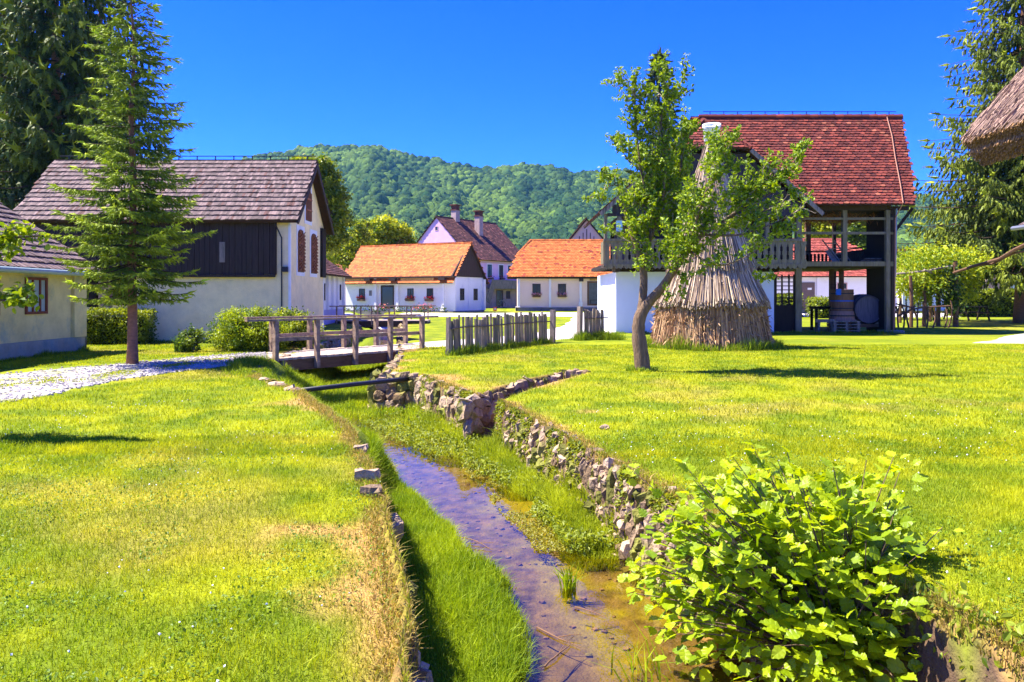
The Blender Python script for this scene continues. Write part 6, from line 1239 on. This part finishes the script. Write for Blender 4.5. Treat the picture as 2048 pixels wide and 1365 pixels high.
for k in range(13): b = MB(); z_ = .02 + .035 * (k // 2); b.box(-.75 + random.uniform(0, .3) + k * .02, .72 + random.uniform(-.1, .1), -.3 + (k % 2) * .28 + random.uniform(-.04, .04), -.06 + (k % 2) * .28, z_, z_ + .03, jit=.012); b.build('board', M['brownwood'] if k % 3 else M['greywood'], wd)

# ------------------------------------------------------------------ vine pergola and picnic places
pe = thing('vine_pergola', 'rustic pole pergola overgrown with bright vines right of the barn', 'pergola', (XX(1850, 41), 41, .1))
for (px, d, r_, h_) in ((1822, 39.5, .10, 2.5), (1848, 40, .11, 2.5), (1876, 41, .12, 2.6), (1911, 40, .14, 3.25), (1800, 44, .09, 2.6), (1860, 45.5, .1, 2.6)):
    b = MB(); x_ = XX(px, d); b.tube([(x_, d, .0), (x_ + .03, d, h_ * .5), (x_ - .02, d, h_ + .1)], [r_, r_ * .9, r_ * .8], 8); b.build('post', M['brownwood'], pe, world=True)
b = MB()
for a_, c_, r_ in ((P(1792, 548, 40.2), P(1860, 541, 40.2), .06), (P(1860, 541, 40.2), P(1912, 532, 40), .06), (P(1800, 545, 45), P(1912, 530, 44), .06), (P(1850, 540, 40), P(1905, 575, 43), .05), (P(1826, 545, 40), P(1880, 590, 44), .045)): bezlimb(b, a_, c_, r_, r_ * .8, .03)
b.build('poles', M['twig'], pe, world=True)
c1 = []; 
for k in range(90):
    px = random.uniform(1792, 1965); d = random.uniform(39.8, 46); y_ = 528 + random.uniform(-14, 16) - (8 if px > 1830 else 0) + abs(px - 1880) * .07; c1.append((tuple(P(px, y_, d)), .42))
for k in range(34): px = random.choice([1812, 1826, 1840, 1845, 1850, 1895]) + random.uniform(-16, 16); d = random.uniform(39.8, 41); c1.append((tuple(P(px, random.uniform(545, 605), d)), .28))
for k in range(14): c1.append((tuple(P(random.uniform(1915, 1945), random.uniform(540, 600), 41)), .3))
pp = np.concatenate([np.array(c)[None] + rng.normal(size=(95, 3)) * r_ * np.array([1, 1, .7]) for c, r_ in c1]); ct = np.repeat(rng.uniform(0, 1, len(c1)), 95)
leafcloud('vine_leaves', pp, .15, M['leaf'], pe, (.12, .22, .008), (.50, .56, .014), LEAF6, up=.7, colt=ct)
pp = np.concatenate([np.array(P(1903, y_, 39.9))[None] + rng.normal(size=(110, 3)) * .26 for y_ in range(545, 625, 10)]); leafcloud('dark_creeper', pp, .15, M['leaf'], pe, (.012, .04, .008), (.05, .11, .012), LEAF6, up=.3)
bp_ = thing('bent_pole', 'long bent bare pole running from the pergola to the right edge', 'pole', tuple(P(1912, 546, 38))); b = MB()
b.tube([P(1908, 546, 39), P(1950, 532, 36), P(2000, 518, 34), P(2030, 500, 32), P(2075, 478, 30)], [.07, .07, .075, .08, .08], 8); b.tube([P(1940, 533, 37), P(1985, 528, 35), P(2025, 508, 32.5), P(2060, 500, 31)], [.05, .05, .045, .03], 6); b.build('pole', M['brownwood'], bp_, world=True)
ra = thing('rustic_fence', 'low fence of bent branches and stakes below the pergola', 'fence', (XX(1830, 39), 39, 0)); 
for px in (1797, 1806, 1818, 1835, 1853, 1865, 1889, 1896): b = MB(); x_ = XX(px, 39); bezlimb(b, (x_, 39, -.05), (x_ + random.uniform(-.15, .15), 39, random.uniform(.95, 1.5)), .05, .03, .12, 6, 6); b.build('stake', M['brownwood'], ra, world=True)
b = MB(); b.tube([P(1792, 608, 38.9), P(1815, 613, 38.9), P(1830, 618, 38.9), P(1850, 615, 38.9), P(1868, 614, 38.9), P(1900, 612, 38.9)], .04, 6); b.tube([P(1795, 633, 38.9), P(1822, 620, 38.9), P(1830, 612, 38.9)], .05, 6); b.build('rail', M['brownwood'], ra, world=True)
pi0 = None
for i, (px, d, lab) in enumerate(((1946, 47, 'picnic table standing free on the yard in front of the right hedge'), (1880, 48, 'picnic table in the shade under the right end of the pergola'), (1838, 47.5, 'picnic table under the middle of the pergola'), (1803, 49, 'picnic table under the pergola close to the barn post'))):
    if i == 0:
        pi0 = thing('picnic_table', lab, 'picnic table', (XX(px, d), d, .2), 0, 'picnic tables by the pergola'); b = MB()
        for k in range(5): b.box(-.85, .85, -.38 + k * .155, -.24 + k * .155, .72, .76)
        b.build('table_top', M['darkwood'], pi0)
        for s_ in (-1, 1): b = MB(); b.box(-.85, .85, s_ * .72 - .13, s_ * .72 + .13, .42, .46); b.build('seat', M['darkwood'], pi0)
        for sx in (-.6, .6):
            for s_ in (-1, 1): b = MB(); b.beam((sx, s_ * .28, .72), (sx, s_ * .62, -.03), .08); b.build('leg', M['darkwood'], pi0)
            b = MB(); b.box(sx - .04, sx + .04, -.78, .78, .34, .42); b.build('crossbar', M['darkwood'], pi0)
    else:
        c = pi0.copy(); COL.objects.link(c); c.location = (XX(px, d), d, .2); c['label'] = lab; c.rotation_euler = (0, 0, random.uniform(-.3, .3))
        for ch in list(pi0.children): q = ch.copy(); COL.objects.link(q); q.parent = c

# ------------------------------------------------------------------ air
m = bpy.data.materials.new('thin_air'); m.use_nodes = True; t = m.node_tree; t.nodes.clear(); o_ = t.nodes.new("ShaderNodeOutputMaterial"); v_ = t.nodes.new("ShaderNodeVolumePrincipled")
v_.inputs['Color'].default_value = (.25, .75, 1, 1); v_.inputs['Density'].default_value = .00008; v_.inputs['Anisotropy'].default_value = .2; t.links.new(v_.outputs[0], o_.inputs['Volume'])
b = MB(); b.box(-2600, 2600, -650, 3100, -6, 275); hzb = b.build('haze', m); tag(hzb, 'thin blue summer haze in front of the hills', 'haze', kind='stuff')
